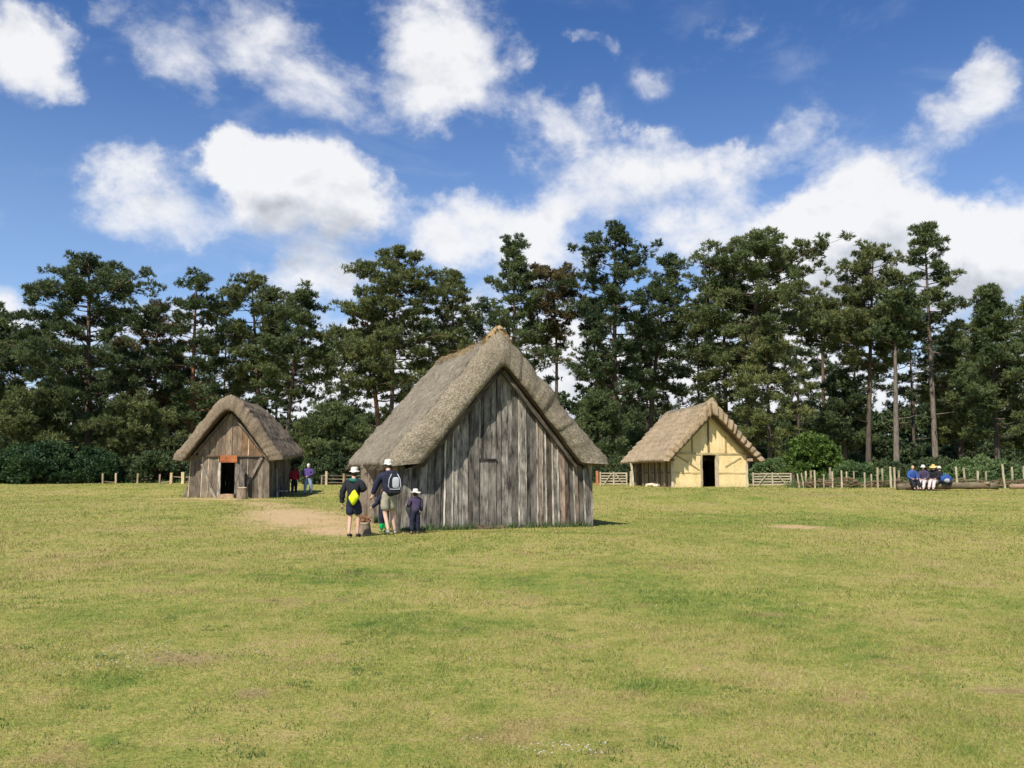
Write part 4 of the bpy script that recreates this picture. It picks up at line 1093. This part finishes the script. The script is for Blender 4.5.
    for v in bmh.verts:
        j = 1 + .05 * fbm((v.co.x * 3, v.co.y * 3, v.co.z * 3), 2, 2)
        dz = -hairlen * rr_ * 1.6 if v.co.z < 0 else 0
        v.co = Vector((v.co.x * .84 * rr_ * j, v.co.y * 1.0 * rr_ * j, v.co.z * 1.23 * rr_ * j + dz * min(1, -v.co.z * 1.5 if v.co.z < 0 else 0)))
    bmh.transform(m); mh = bpy.data.meshes.new('hair'); bmh.to_mesh(mh); bmh.free(); mh.materials.append(M[hair]); link('hair', mh, root)
    if hat:
        b = MB(); n = 24; q = rr_
        prof = [(q * 1.0 + brim * .62 * hs_, .28 * q), (q * .98 + brim * .3 * hs_, .40 * q), (q * .96, .55 * q), (q * .93, .9 * q), (q * .86, 1.32 * q), (q * .6, 1.46 * q), (0.001, 1.5 * q)]
        for j, (r, z) in enumerate(prof):
            for k in range(n):
                a = 2 * math.pi * k / n; wv = (.012 * math.sin(a * 2 + 1) + .008 * math.sin(a * 5)) * (1 if j == 0 else .3)
                b.v.append((math.cos(a) * r * .95, math.sin(a) * r * 1.06, z + wv))
        for j in range(len(prof) - 1):
            for k in range(n):
                k2 = (k + 1) % n; b.face((j * n + k, j * n + k2, (j + 1) * n + k2, (j + 1) * n + k))
        me_ = b.mesh('hat', M[hat], True); me_.transform(m); ho = link('hat', me_, root)
        sd_ = ho.modifiers.new('solid', 'SOLIDIFY'); sd_.thickness = .008
    if scarf:
        b = MB(); c0 = J['nec']; ring = [(math.cos(a) * .085 * s, math.sin(a) * .085 * s, 0) for a in np.linspace(0, 2 * math.pi, 13)]
        b.tube([c0 + Vector(p) + Vector((0, 0, -.02 * s + .015 * math.sin(i))) for i, p in enumerate(ring)], .05 * s, 8, jit=.2); b.build('scarf', M[scarf], root, True)
    return root, J
# woman walking towards the doorway
D = 20.9
wx = px2x(354, D)
person((wx, D), R(-12), 1.62, dict(elL=(-.29, -.03, 1.13), wrL=(-.31, .02, .84), elR=(.30, -.02, 1.2), wrR=(.13, .16, 1.18), knL=(-.09, .02, .5), anL=(-.07, -.10, .10), knR=(.10, .10, .5), anR=(.09, .08, .09)),
       'person in black top, teal scarf and white hat walking beside the upright cut log', 'black', 'navy', hat='white', scarf='teal', leglen=.4, shoes='shoe', brim=.07, headyaw=R(8))
def blob(name, c, r, mat, label, cat, rz=0, jit=.1, parts=None):
    bm = bmesh.new(); bmesh.ops.create_icosphere(bm, subdivisions=3, radius=1)
    for v in bm.verts:
        k = 1 + jit * fbm(v.co * 1.7 + Vector(c), 1, 3); v.co = Vector((v.co.x * r[0] * k, v.co.y * r[1] * k, v.co.z * r[2] * k))
    for f in bm.faces: f.smooth = True
    me = bpy.data.meshes.new(name); bm.to_mesh(me); bm.free(); me.materials.append(M[mat])
    o = link(name, me, None, label=label, cat=cat); o.location = c; o.rotation_euler = (0, 0, rz); return o
# yellow drawstring bag: rounded diamond on the woman's back
bm = bmesh.new(); n = 28
outl = []
for k in range(n):
    a = 2 * math.pi * k / n; x = math.cos(a); z = math.sin(a)
    q = (abs(x) ** 1.25 + abs(z) ** 1.25) ** (-1 / 1.25); outl.append((x * q * .125, z * q * .185))
b = MB(); K = 5
for y_, sc_ in ((-.07, .0), (-.065, .55), (-.04, .86), (0, 1.0), (.03, .93), (.045, .6), (.05, 0)):
    for (x, z) in outl: b.v.append((x * sc_ + .01 * math.sin(z * 30), y_, z * sc_))
for j in range(6):
    for k in range(n):
        k2 = (k + 1) % n; b.face((j * n + k, j * n + k2, (j + 1) * n + k2, (j + 1) * n + k))
yb = b.build('drawstring_bag', M['yellow'], None, True, label='bright yellow drawstring bag on the back of the person in black', cat='bag')
yb.location = (wx + .035, D - .17, G(wx, D) + .93); yb.rotation_euler = (0, R(10), R(-12))
# man with the grey backpack
D = 21.6; mx = px2x(389.5, D)
person((mx, D), R(15), 1.80, dict(che=(0, .02, 1.3), nec=(-.02, .05, 1.46), hea=(-.02, .10, 1.57), elL=(-.30, .06, 1.16), wrL=(-.38, .12, .93), elR=(.24, .05, 1.16), wrR=(.2, .25, 1.0), knL=(-.09, .03, .5), anL=(-.03, -.16, .12), knR=(.09, .14, .5), anR=(.16, .10, .09)),
       'person in navy jacket, beige shorts and pale bucket hat carrying a grey backpack', 'navy', 'khaki', leglen=.4, hat='white', shoes='grey', brim=.035)
def backpack(loc, yaw, label):
    r = empty('backpack', loc, yaw, label=label, cat='backpack')
    def pad(nm, c, d, mat, par):
        bm = bmesh.new(); bmesh.ops.create_cube(bm, size=1)
        bmesh.ops.subdivide_edges(bm, edges=bm.edges[:], cuts=4, use_grid_fill=True)
        for v in bm.verts:
            p = v.co * 2; L = (abs(p.x) ** 4 + abs(p.y) ** 4 + abs(p.z) ** 4) ** .25
            q = p / L; v.co = Vector((c[0] + q.x * d[0] / 2, c[1] + q.y * d[1] / 2, c[2] + q.z * d[2] / 2))
        for f in bm.faces: f.smooth = True
        me = bpy.data.meshes.new(nm); bm.to_mesh(me); bm.free(); me.materials.append(M[mat]); return link(nm, me, par)
    bd = pad('bag_body', (0, 0, 0), (.33, .24, .52), 'black', r)
    pad('front_pocket', (.03, -.115, .03), (.17, .07, .27), 'grey', r); pad('lower_pocket', (.0, -.11, -.17), (.29, .09, .13), 'black', r)
    for s in (-1, 1):
        b = MB(); b.tube([(s * .07, -.10, .24), (s * .13, -.13, .12), (s * .15, -.13, -.05), (s * .10, -.135, -.12)], .012, 6); b.build('reflective_trim', M['grey'], r, True)
        b = MB(); b.tube([(s * .09, .10, .22), (s * .13, .22, .28), (s * .14, .33, .12), (s * .13, .30, -.1), (s * .12, .1, -.2)], .022, 6); b.build('strap', M['black'], r, True)
    b = MB(); b.tube([(-.12, -.155, -.12), (0, -.165, -.125), (.13, -.155, -.12)], .011, 6); b.build('reflective_trim', M['grey'], r)
    b = MB(); b.tube([(-.04, .02, .25), (0, .0, .30), (.04, .02, .25)], .012, 6); b.build('handle', M['black'], r)
backpack((mx + .14, D - .2, G(mx, D) + 1.22), R(15), 'black backpack with grey front pocket on the back of the person in beige shorts')
# child in green wellies in front of the man
D = 22.35; cx_ = px2x(384.6, D)
person((cx_, D), R(35), 1.12, dict(elL=(-.3, .05, 1.13), wrL=(-.42, .22, .98)), 'child in dark coat and bright green wellington boots beside the person with the backpack', 'navy', 'navy', shoes='greenw', boots='greenw', leglen=.55, kid=True, hair='hair')
# small child in white hat
D = 21.65; kx = px2x(416, D)
person((kx, D), R(25), 1.06, dict(elL=(-.26, .05, 1.15), wrL=(-.26, .22, 1.1), anL=(-.16, -.03, .09), knL=(-.13, .03, .5), anR=(.12, .05, .09)), 'small child in floppy white sun hat and dark plum jacket walking beside the hut', 'plum', 'navy', hat='white', brim=.17, kid=True, stout=1.12, headyaw=R(10))
# pair by the small hut
D = 49.2; x = px2x(308.3, D)
person((x, D), R(-4), 1.72, dict(elL=(-.33, -.02, 1.18), wrL=(-.12, -.17, 1.02), elR=(.33, -.05, 1.18), wrR=(.03, -.19, 1.02), hiL=(-.11, 0, .9), knL=(-.16, .0, .49), anL=(-.17, 0, .09), hiR=(.11, 0, .9), knR=(.17, 0, .49), anR=(.18, 0, .09)), 'white haired person in purple top and light jeans with hands behind the back', 'purple', 'jeans', hair='hair_w', stout=1.25, sleeve=1)
x2_ = px2x(294.6, 49.4)
person((x2_, 49.4), R(10), 1.60, dict(), 'person in dark red top and black trousers in the shade beside the small hut', 'red', 'black', hair='hair', stout=1.3, hairlen=.8)
# seated group on the log
SIT = dict(pel=(0, 0, .52), wai=(0, .02, .66), che=(0, .07, .86), nec=(0, .11, 1.03), hea=(0, .15, 1.16),
           shL=(-.185, .09, .98), elL=(-.24, .16, .72), wrL=(-.14, .40, .62), shR=(.185, .09, .98), elR=(.24, .16, .72), wrR=(.14, .40, .62),
           hiL=(-.09, .03, .50), knL=(-.16, .43, .52), anL=(-.18, .62, .10), hiR=(.09, .03, .50), knR=(.14, .43, .52), anR=(.10, .62, .10),
           toeL=(-.2, .80, .04), toeR=(.12, .80, .04))
def sit(px_, yaw, lab, D=46.2, h=1.75, dy=0, **k):
    x = px2x(px_, D); p = dict(SIT); p.update(k.pop('pose', {}))
    return person((x, D + dy), yaw, h, p, lab, **k)
sit(911.5, R(176), 'fair haired person in blue top seated at the left end of the long log', top='blue', legs='black', hair='hair_f', leglen=1, h=1.7)
sit(923.8, R(142), 'person in white hat, dark top and pale trousers seated second on the log', top='plum', legs='pinkish', hat='white', brim=.09, h=1.72, pose=dict(knL=(-.1, .45, .50), anL=(-.1, .72, .10), toeL=(-.1, .9, .04), knR=(.12, .45, .52), anR=(.14, .76, .10), toeR=(.15, .93, .04)))
sit(934.2, R(140), 'person in yellow straw hat, black top and pale pink trousers seated on the log', top='black', legs='pinkish', hat='straw', brim=.17, h=1.76, headtilt=R(-14), pose=dict(knL=(-.1, .45, .50), anL=(-.1, .75, .10), toeL=(-.1, .93, .04), knR=(.1, .47, .52), anR=(.12, .7, .10), toeR=(.13, .88, .04)))
sit(944.2, R(35), 'person in black with pale cap seated on the far side of the log', D=46.5, dy=.25, top='black', legs='black', hat='white', brim=.04, hair='hair', h=1.66)
bb = blob('blue_rucksack', (px2x(945.8, 45.95), 45.95, G(18, 46) + .55), (.34, .2, .22), 'blue', 'bright blue rucksack with pale flap resting on the log', 'rucksack', .3, .3)
o = blob('flap', (0, 0, 0), (.17, .06, .10), 'grey', None, None, 0, .25); o.parent = bb; o.location = (-.1, -.17, -.08)
for k in ('label', 'category'):
    if k in o: del o[k]
o = blob('strap', (0, 0, 0), (.05, .05, .12), 'teal', None, None, 0, .25); o.parent = bb; o.location = (-.2, -.06, .2)

# ------------------------------------------------------------------ trees
def pine(name, px_, ytop, D, halfpx, ybase, label, mat='pine', bk='bark', trunk_r=.28, lean=0.0, shape='dome', dens=1.0, nclump=None, seed=0, group='pines around the green', low=0, kink=0.0, clump=1.0, skew=0.0, flat=.5, trunkpx=None, nt_=22, nbl=11):
    r = np.random.RandomState(seed + 100); rr = random.Random(seed + 5)
    xb = px2x(trunkpx if trunkpx else px_, D); z0 = G(xb, D); H = hz(ytop, D) - z0; hb = max(1.5, hz(ybase, D) - z0)
    xoff = px2x(px_, D) - xb
    Rm = halfpx * 1.12 * D / F
    root = empty(name, (xb, D, z0), label=label, cat='pine tree', group=group)
    def axis(h):   # trunk centre line
        f = h / H
        return Vector((xoff * max(0, f) ** 1.2 + lean * f * (1 - f) * 2 + kink * math.sin(f * 7 + seed), kink * .6 * math.sin(f * 5 + seed * 2), h))
    tb = MB()
    pts = [axis(-.25)] + [axis(H * f) for f in np.linspace(.02, .97, 16)]
    rads = [trunk_r * 1.35] + [trunk_r * (1 - f * .92) ** .8 for f in np.linspace(.02, .97, 16)]
    tb.tube(pts, rads, 10, jit=.1)
    cen = []; rad = []
    def profile(t):
        if shape == 'dome': return math.sqrt(max(.03, 1 - t ** 2.4)) * (.6 + .4 * min(1, t * 3))
        if shape == 'umbrella': return (.55 + .4 * t) if t < .5 else math.sqrt(max(.05, 1 - ((t - .5) / .5) ** 2.6)) * (.75 + .25 * min(1, (t - .5) * 5))
        if shape == 'tall': return math.sqrt(max(.04, 1 - t ** 3)) * (.75 + .25 * math.sin(t * 9 + seed))
        if shape == 'dome': return max(.12, (math.sin(math.pi * (.12 + .86 * t)) ** .62)) * (1 - .25 * t)
        if shape == 'cone': return (.16 + .95 * (1 - t) ** .8) * (.65 + .35 * math.sin(min(1, t * 4 + .3) * math.pi / 2))
        if shape == 'umbrella': return .35 + .65 * math.sin(math.pi * min(1, .2 + .75 * t)) if t > .45 else .35 + .55 * t
        if shape == 'tall': return (.55 + .45 * math.sin(math.pi * (.1 + .7 * t))) * (1 - .55 * max(0, t - .55) / .45)
        return .7
    nl = nclump or int((27 + Rm * 4.6) * dens)
    for i in range(nl):
        t = ((i + rr.random()) / nl) ** .85
        h = hb + (H - hb) * t * .97
        a = i * 2.399 + rr.random() * .9
        ln = Rm * profile(t) * (.55 + .68 * rr.random()) * (1 + skew * math.cos(a))
        p0 = axis(h - .12 * ln * (1 if t < .8 else 2.2)); rise = (.02 + .28 * t + .38 * rr.random() - .12) * ln
        sideb = rr.uniform(-.3, .3) * ln
        dx, dy = math.cos(a), math.sin(a)
        p3 = p0 + Vector((dx * ln - dy * sideb * .5, dy * ln + dx * sideb * .5, rise)); p1 = p0.lerp(p3, .35) + Vector((0, 0, -.04 * ln)); p2 = p0.lerp(p3, .7) + Vector((-dy * sideb * .3, dx * sideb * .3, .02 * ln))
        lr = trunk_r * .32 * (1 - .6 * t)
        tb.tube([p0, p1, p2, p3], [lr, lr * .7, lr * .45, .02], 5, cap=False)
        k = max(2, int(ln * 1.5))
        for c in range(k):
            f = .42 + .60 * (c + rr.random() * .8) / k
            q = p0.lerp(p3, f); spread = .30 * ln * f
            q = q + Vector((rr.uniform(-1, 1) * spread, rr.uniform(-1, 1) * spread, rr.uniform(-.15, .55) * clump))
            if rr.random() < .3: tb.tube([p0.lerp(p3, max(.2, f - .25)), q], [lr * .35, .015], 4, cap=False)
            cen.append(q); rad.append(rr.uniform(.4, .8) * clump)
    for i in range(3): cen.append(axis(H * (.975 + .012 * i)) + Vector((rr.uniform(-.4, .4), rr.uniform(-.4, .4), -.35 * i - .2))); rad.append(.45 * clump)
    for i in range(low):      # dead snags below the crown
        h = hb * rr.uniform(.35, .95); a = rr.random() * 6.28; l = rr.uniform(.8, 2.6); p = axis(h)
        tb.tube([p, p + Vector((math.cos(a) * l * .6, math.sin(a) * l * .6, .1)), p + Vector((math.cos(a) * l, math.sin(a) * l, rr.uniform(-.2, .6)))], [.05, .035, .012], 5, cap=False)
    tb.build('trunk', M[bk], root, True)
    cen = np.array([tuple(c) for c in cen]); rad = np.array(rad)
    me = needles(cen, rad, nt_, nbl, r, M[mat], flat)
    link('crown', me, root)
    return root
def needles(cen, rad, nt, nb, r, mat, flat=.42, ln=.34, wd=.075, up=.45):
    n = len(cen)
    u = r.normal(size=(n, nt, 3)); u /= np.linalg.norm(u, axis=2, keepdims=True); q = r.rand(n, nt, 1) ** .45
    off = u * q * rad[:, None, None]; off[..., 2] *= flat
    tc = cen[:, None, :] + off
    tdir = u * .8 + np.array([0, 0, up]) + r.normal(size=u.shape) * .25; tdir /= np.linalg.norm(tdir, axis=2, keepdims=True)
    d = tdir[:, :, None, :] + r.normal(size=(n, nt, nb, 3)) * .5; d /= np.linalg.norm(d, axis=3, keepdims=True)
    L = ln * r.uniform(.6, 1.2, (n, nt, nb, 1))
    w = np.cross(d, r.normal(size=d.shape)); w /= np.linalg.norm(w, axis=3, keepdims=True)
    base = tc[:, :, None, :] + r.normal(size=d.shape) * .06
    W_ = wd * r.uniform(.7, 1.4, (n, nt, nb, 1))
    v = np.stack([base - w * W_ / 2 - d * L * .15, base + w * W_ / 2, base + d * L * .85], axis=3).reshape(-1, 3, 3)
    tint = (np.repeat(r.rand(n, 1), nt, 1) * .35 + r.rand(n, nt) * .35)[:, :, None] + r.rand(n, nt, nb) * .3
    return tri_mesh('crown', v, mat, tint.reshape(-1))
T = [
 # name px top D half base label kw
 (79, 254, 76, 72, 425, 'tall broad domed pine with long bare trunk at the far left above the holly', dict(shape='dome', bk='bark', trunk_r=.33, mat='pine_blue', dens=1.25, low=5, skew=.05, trunkpx=88)),
 (190, 272, 80, 44, 430, 'pine with reddish bare trunk just left above the small hut', dict(shape='dome', bk='bark_red', trunk_r=.3, mat='pine', low=2)),
 (152, 300, 86, 34, 440, 'bronze green pine filling the gap right of the broad domed pine', dict(shape='dome', mat='pine_rust', trunk_r=.25)),
 (246, 276, 82, 46, 395, 'flat topped pine directly above the small hut roof', dict(shape='umbrella', mat='pine_olive', low=3, trunk_r=.28, trunkpx=262)),
 (298, 288, 79, 42, 400, 'leafy pine right of the small hut, slender trunk showing below', dict(shape='dome', low=3, trunk_r=.24, trunkpx=284)),
 (394, 246, 76, 56, 392, 'tall pine with straight bare trunk left of the large hut roof, ragged top', dict(shape='dome', mat='pine_olive', trunk_r=.25, low=6, dens=1.15, trunkpx=390)),
 (362, 300, 78, 38, 400, 'leaning pine with curved reddish trunk just left of the large hut', dict(shape='umbrella', mat='pine', bk='bark_red', trunk_r=.3, lean=1.2, kink=.25, low=4, trunkpx=376)),
 (452, 272, 82, 28, 375, 'small topped pine just left of the large hut ridge', dict(shape='tall', mat='pine_olive', low=5)),
 (514, 237, 80, 36, 372, 'pointed conical pine rising directly behind the large hut peak', dict(shape='cone', mat='pine', dens=1.1, low=5, trunk_r=.24)),
 (552, 266, 81, 30, 345, 'open sparse pine with bare dark trunk right of the conical pine', dict(shape='umbrella', mat='pine_rust', low=7, trunk_r=.22, trunkpx=560, kink=.15)),
 (618, 223, 74, 47, 402, 'tallest dark pine standing between the large hut and the yellow hut', dict(shape='dome', mat='pine_blue', trunk_r=.32, dens=1.3, low=4, trunkpx=614)),
 (592, 300, 84, 26, 430, 'dark narrow pine close behind the left of the tallest pine', dict(shape='tall', mat='pine_blue', trunk_r=.24, trunkpx=603)),
 (676, 254, 80, 34, 410, 'pine with leaning forked trunk above the left of the yellow hut', dict(shape='dome', mat='pine_blue', lean=-.8, low=4, trunkpx=650, dens=1.2)),
 (768, 234, 74, 68, 372, 'widest pine with spreading top over the yellow hut', dict(shape='umbrella', mat='pine', trunk_r=.34, dens=1.3, low=2, trunkpx=746, flat=.46)),
 (727, 268, 78, 42, 432, 'drooping olive pine behind the yellow hut ridge', dict(shape='dome', mat='pine_olive', dens=1.1, trunk_r=.26)),
 (770, 330, 71, 38, 452, 'lower grey green pine behind the right of the yellow hut', dict(shape='dome', mat='pine_olive', dens=1.0, trunk_r=.2)),
 (826, 300, 84, 30, 345, 'thin pine with straight dark trunk above the bright green bush', dict(shape='umbrella', mat='pine_olive', low=6, trunk_r=.26)),
 (882, 246, 76, 46, 368, 'broad olive pine left of the tall narrow one at the right', dict(shape='dome', mat='pine_olive', trunk_r=.26, low=4, dens=1.15, trunkpx=868)),
 (902, 290, 72, 24, 348, 'pine with pale bare trunk behind the stake fence', dict(shape='umbrella', mat='pine', bk='bark_pale', trunk_r=.27, low=5, trunkpx=896.5)),
 (935, 223, 75, 40, 350, 'tall narrow open topped pine near the right, its branches in layers', dict(shape='cone', mat='pine', bk='bark_pale', trunk_r=.27, low=6, dens=.85, trunkpx=936, flat=.3)),
 (998, 286, 70, 42, 440, 'dense bushy young pine at the right edge with branches to the ground', dict(shape='cone', mat='pine', dens=1.5, trunk_r=.24, nclump=80)),
 (1040, 300, 72, 36, 440, 'second bushy pine cut by the right edge of the picture', dict(shape='cone', mat='pine_olive', dens=1.3, trunk_r=.24)),
 (-14, 305, 78, 34, 420, 'pine cut by the left edge of the picture', dict(shape='dome', mat='pine', dens=1.1)),
 (962, 335, 80, 36, 445, 'mid green pine filling between the layered pine and the bushy one', dict(shape='dome', mat='pine_olive', dens=1.1)),
 (30, 392, 74, 42, 455, 'low yellowish pine above the holly at the far left', dict(shape='dome', mat='pine_olive', dens=1.1, trunk_r=.16)),
 (130, 398, 74, 38, 460, 'low young pine between the broad domed pine and the small hut', dict(shape='dome', mat='pine_olive', dens=1.1, trunk_r=.16)),
 (332, 408, 66, 36, 470, 'low bushy pine between the small hut and the large hut', dict(shape='dome', mat='pine', dens=1.2, trunk_r=.15)),
 (845, 375, 78, 30, 450, 'shaded pine above the right of the bright green bush', dict(shape='dome', mat='pine_blue', dens=1.1)),
 (600, 395, 72, 24, 470, 'low dark pine beside the large hut right eave', dict(shape='dome', mat='pine', dens=1.2, trunk_r=.14)),
]
for i, (p, yt, D, hp, yb_, lab, kw) in enumerate(T):
    pine('pine_tree', p, yt, D, hp, yb_, lab, seed=i * 7 + 3, **kw)
# farther pines (own geometry, seen between the near ones)
FT = [(10, 330, 96, 40, 'farther pine behind the left edge trees'), (120, 335, 98, 36, 'farther pine between the domed pine and the red trunk'), (222, 318, 97, 38, 'farther pine above the small hut left slope'),
      (275, 325, 100, 36, 'farther pine behind the slender trunks right of the small hut'), (340, 330, 96, 30, 'farther pine left of the ragged topped pine'), (428, 318, 94, 34, 'farther pine right of the ragged topped pine'),
      (482, 300, 96, 36, 'farther pine behind the left of the conical pine'), (535, 320, 99, 26, 'farther pine behind the open sparse pine'), (648, 320, 93, 34, 'farther dark pine right of the tallest pine'),
      (700, 300, 95, 34, 'farther pine above the yellow hut left slope'), (800, 345, 97, 26, 'farther thin pine right of the widest pine'), (858, 300, 95, 34, 'farther pine behind the thin straight trunk'),
      (915, 300, 96, 32, 'farther pine between the pale trunk and layered pine'), (975, 320, 95, 36, 'farther pine left of the bushy right edge pine'), (60, 345, 94, 40, 'farther pine behind the trunk of the broad domed pine')]
for i, (p, yt, D, hp, lab) in enumerate(FT):
    pine('pine_tree', p, yt, D, hp * 1.2, 440 if i % 3 else 410, lab, seed=300 + i * 5, shape=('dome', 'umbrella', 'tall')[i % 3], mat=('pine_blue', 'pine', 'pine_blue')[i % 3], bk='bark', trunk_r=.2, low=3, nt_=18, nbl=9, dens=1.0)

def bush(name, px_, ytop, D, halfpx, mat, label, seed, cat='bush', n=70, dep=1.6, leaf=.16, wd=.12, zlow=.1):
    r = np.random.RandomState(seed); rr = random.Random(seed)
    x = px2x(px_, D); z0 = G(x, D); H = hz(ytop, D) - z0; Rm = halfpx * D / F
    root = empty(name, (x, D, z0), label=label, cat=cat)
    cen = []; rad = []; tb = MB()
    for i in range(n):
        a = rr.random() * 6.28; el = rr.random(); q = rr.uniform(.55, 1) ** .6
        h = H * (zlow + (1 - zlow) * el) * .93
        lump = 1 + .45 * fbm((math.cos(a) * 1.2, math.sin(a) * 1.2, el * 2 + seed), 1.3, 2)
        h *= .55 + .45 * lump if el > .3 else 1
        rx = Rm * (1 - .75 * el ** 2.2) * q * (.8 + .4 * rr.random()) * lump
        cen.append((math.cos(a) * rx, math.sin(a) * min(rx, dep), h)); rad.append(rr.uniform(.35, .7) * min(1.1, H / 3 + .3))
        if i % 3 == 0: tb.tube([(rr.uniform(-.3, .3), rr.uniform(-.2, .2), -.1), (math.cos(a) * rx * .4, math.sin(a) * min(rx, dep) * .4, h * .5), (math.cos(a) * rx * .9, math.sin(a) * min(rx, dep) * .9, h)], [.05, .035, .01], 5, cap=False)
    tb.build('stems', M['bark'], root, True)
    link('crown' if cat != 'herb' else 'leaves', needles(np.array(cen), np.array(rad), 40, 9, r, M[mat], .8, leaf, wd, .3), root)
    return root
bush('holly_bush', 38, 445, 67, 48, 'holly', 'large dark glossy holly bush at the left edge of the lawn', 1, n=150, dep=3)
bush('holly_bush', 92, 452, 68, 30, 'holly', 'smaller dark holly bush behind the left fence', 2, n=90, dep=2.5)
bush('holly_bush', -14, 450, 67, 26, 'holly', 'holly bush cut by the left edge of the picture', 3, n=70, dep=2.5)
bush('leafy_bush', 813, 437, 58, 26, 'leaf', 'bright green leafy bush right of the yellow hut and gate', 4, n=95, dep=2.2, leaf=.22, wd=.16)
bush('leafy_bush', 855, 466, 56, 30, 'herb', 'low light green shrub behind the stake fence left part', 5, n=70, dep=1.2)
bush('leafy_bush', 1000, 464, 54, 22, 'herb', 'leafy green shrub beside the leaning tall stake at the right', 6, n=80, dep=1)
bush('leafy_bush', 972, 461, 60, 30, 'herb', 'dimmer green leafy shrub behind the fallen log', 7, n=80, dep=1.6)
bush('leafy_bush', 640, 432, 84, 24, 'herb', 'green shrub seen in the gap left of the yellow hut roof', 8, n=80, dep=2)
bush('leafy_bush', 330, 452, 64, 26, 'pine_blue', 'dark green shrub behind the purple dressed person', 9, n=80, dep=1.5)
bush('leafy_bush', 160, 455, 70, 40, 'pine_blue', 'dark shrub behind the pale left fence near the small hut', 10, n=100, dep=2)
bush('leafy_bush', 612, 462, 66, 26, 'pine_blue', 'dark shrub behind the gate by the large hut', 11, n=80, dep=1.5)
bush('leafy_bush', 775, 462, 63, 26, 'herb', 'grey green shrub behind the gate right of the yellow hut', 12, n=70, dep=1.5)
bush('leafy_bush', 888, 464, 66, 26, 'pine_blue', 'dark shrub at the foot of the pale bare pine trunk', 13, n=80, dep=1.5)
bush('leafy_bush', 935, 460, 68, 30, 'pine_blue', 'dark shrub behind the seated group', 14, n=90, dep=1.5)
bush('leafy_bush', 1030, 462, 66, 30, 'pine_blue', 'dark shrub at the far right behind the stakes', 15, n=80, dep=1.5)
# far understorey and wood: one mass
def understorey():
    r = np.random.RandomState(5); cen = []; rad = []
    for row, (D, ht, n) in enumerate(((88, 3.2, 420), (100, 5.2, 560), (112, 6.0, 560))):
        x = r.uniform(-78, 78, n); y = D + r.uniform(-4, 4, n)
        top = ht * (.75 + .35 * np.sin(x * .21 + row) * np.sin(x * .47 + 2 * row)) + r.uniform(-.5, .5, n)
        z = gz(x, y) + top * r.rand(n) ** .7
        cen.append(np.stack([x, y, z], 1)); rad.append(r.uniform(.7, 1.3, n))
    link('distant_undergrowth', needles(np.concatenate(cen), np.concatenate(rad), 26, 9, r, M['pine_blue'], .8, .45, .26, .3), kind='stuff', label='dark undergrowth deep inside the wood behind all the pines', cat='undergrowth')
understorey()
def far_wood():
    r = np.random.RandomState(6); cen = []; rad = []
    n = 2400; x = r.uniform(-110, 110, n); y = 138 + r.uniform(-8, 8, n)
    top = 9.5 + 2.6 * np.sin(x * .16) * np.sin(x * .05 + 1)
    z = .4 + top * r.rand(n) ** .8
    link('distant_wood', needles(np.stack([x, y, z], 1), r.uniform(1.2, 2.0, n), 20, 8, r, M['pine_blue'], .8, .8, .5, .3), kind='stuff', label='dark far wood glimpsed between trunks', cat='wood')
far_wood()
# long grass at the wood edge
sp = [(x, 66.5 + 1.5 * math.sin(x * .4) + rnd.random() * 2.5, .5) for x in np.arange(-45, 46, .35)]
tufts('rough_grass', sp, M['herb'], 'rough longer grass along the edge of the wood', 'grass', .38, 22, .03)
sp = [(px2x(p, 51.0), 51.0 + rnd.random() * 1.2, .3) for p in np.arange(795, 1040, 2.2)]
tufts('fence_grass', sp, M['herb'], 'long grass and weeds growing through the stake fence', 'grass', .62, 60, .022)
print('polys', sum(len(o.data.polygons) for o in S.objects if o.type == 'MESH'))
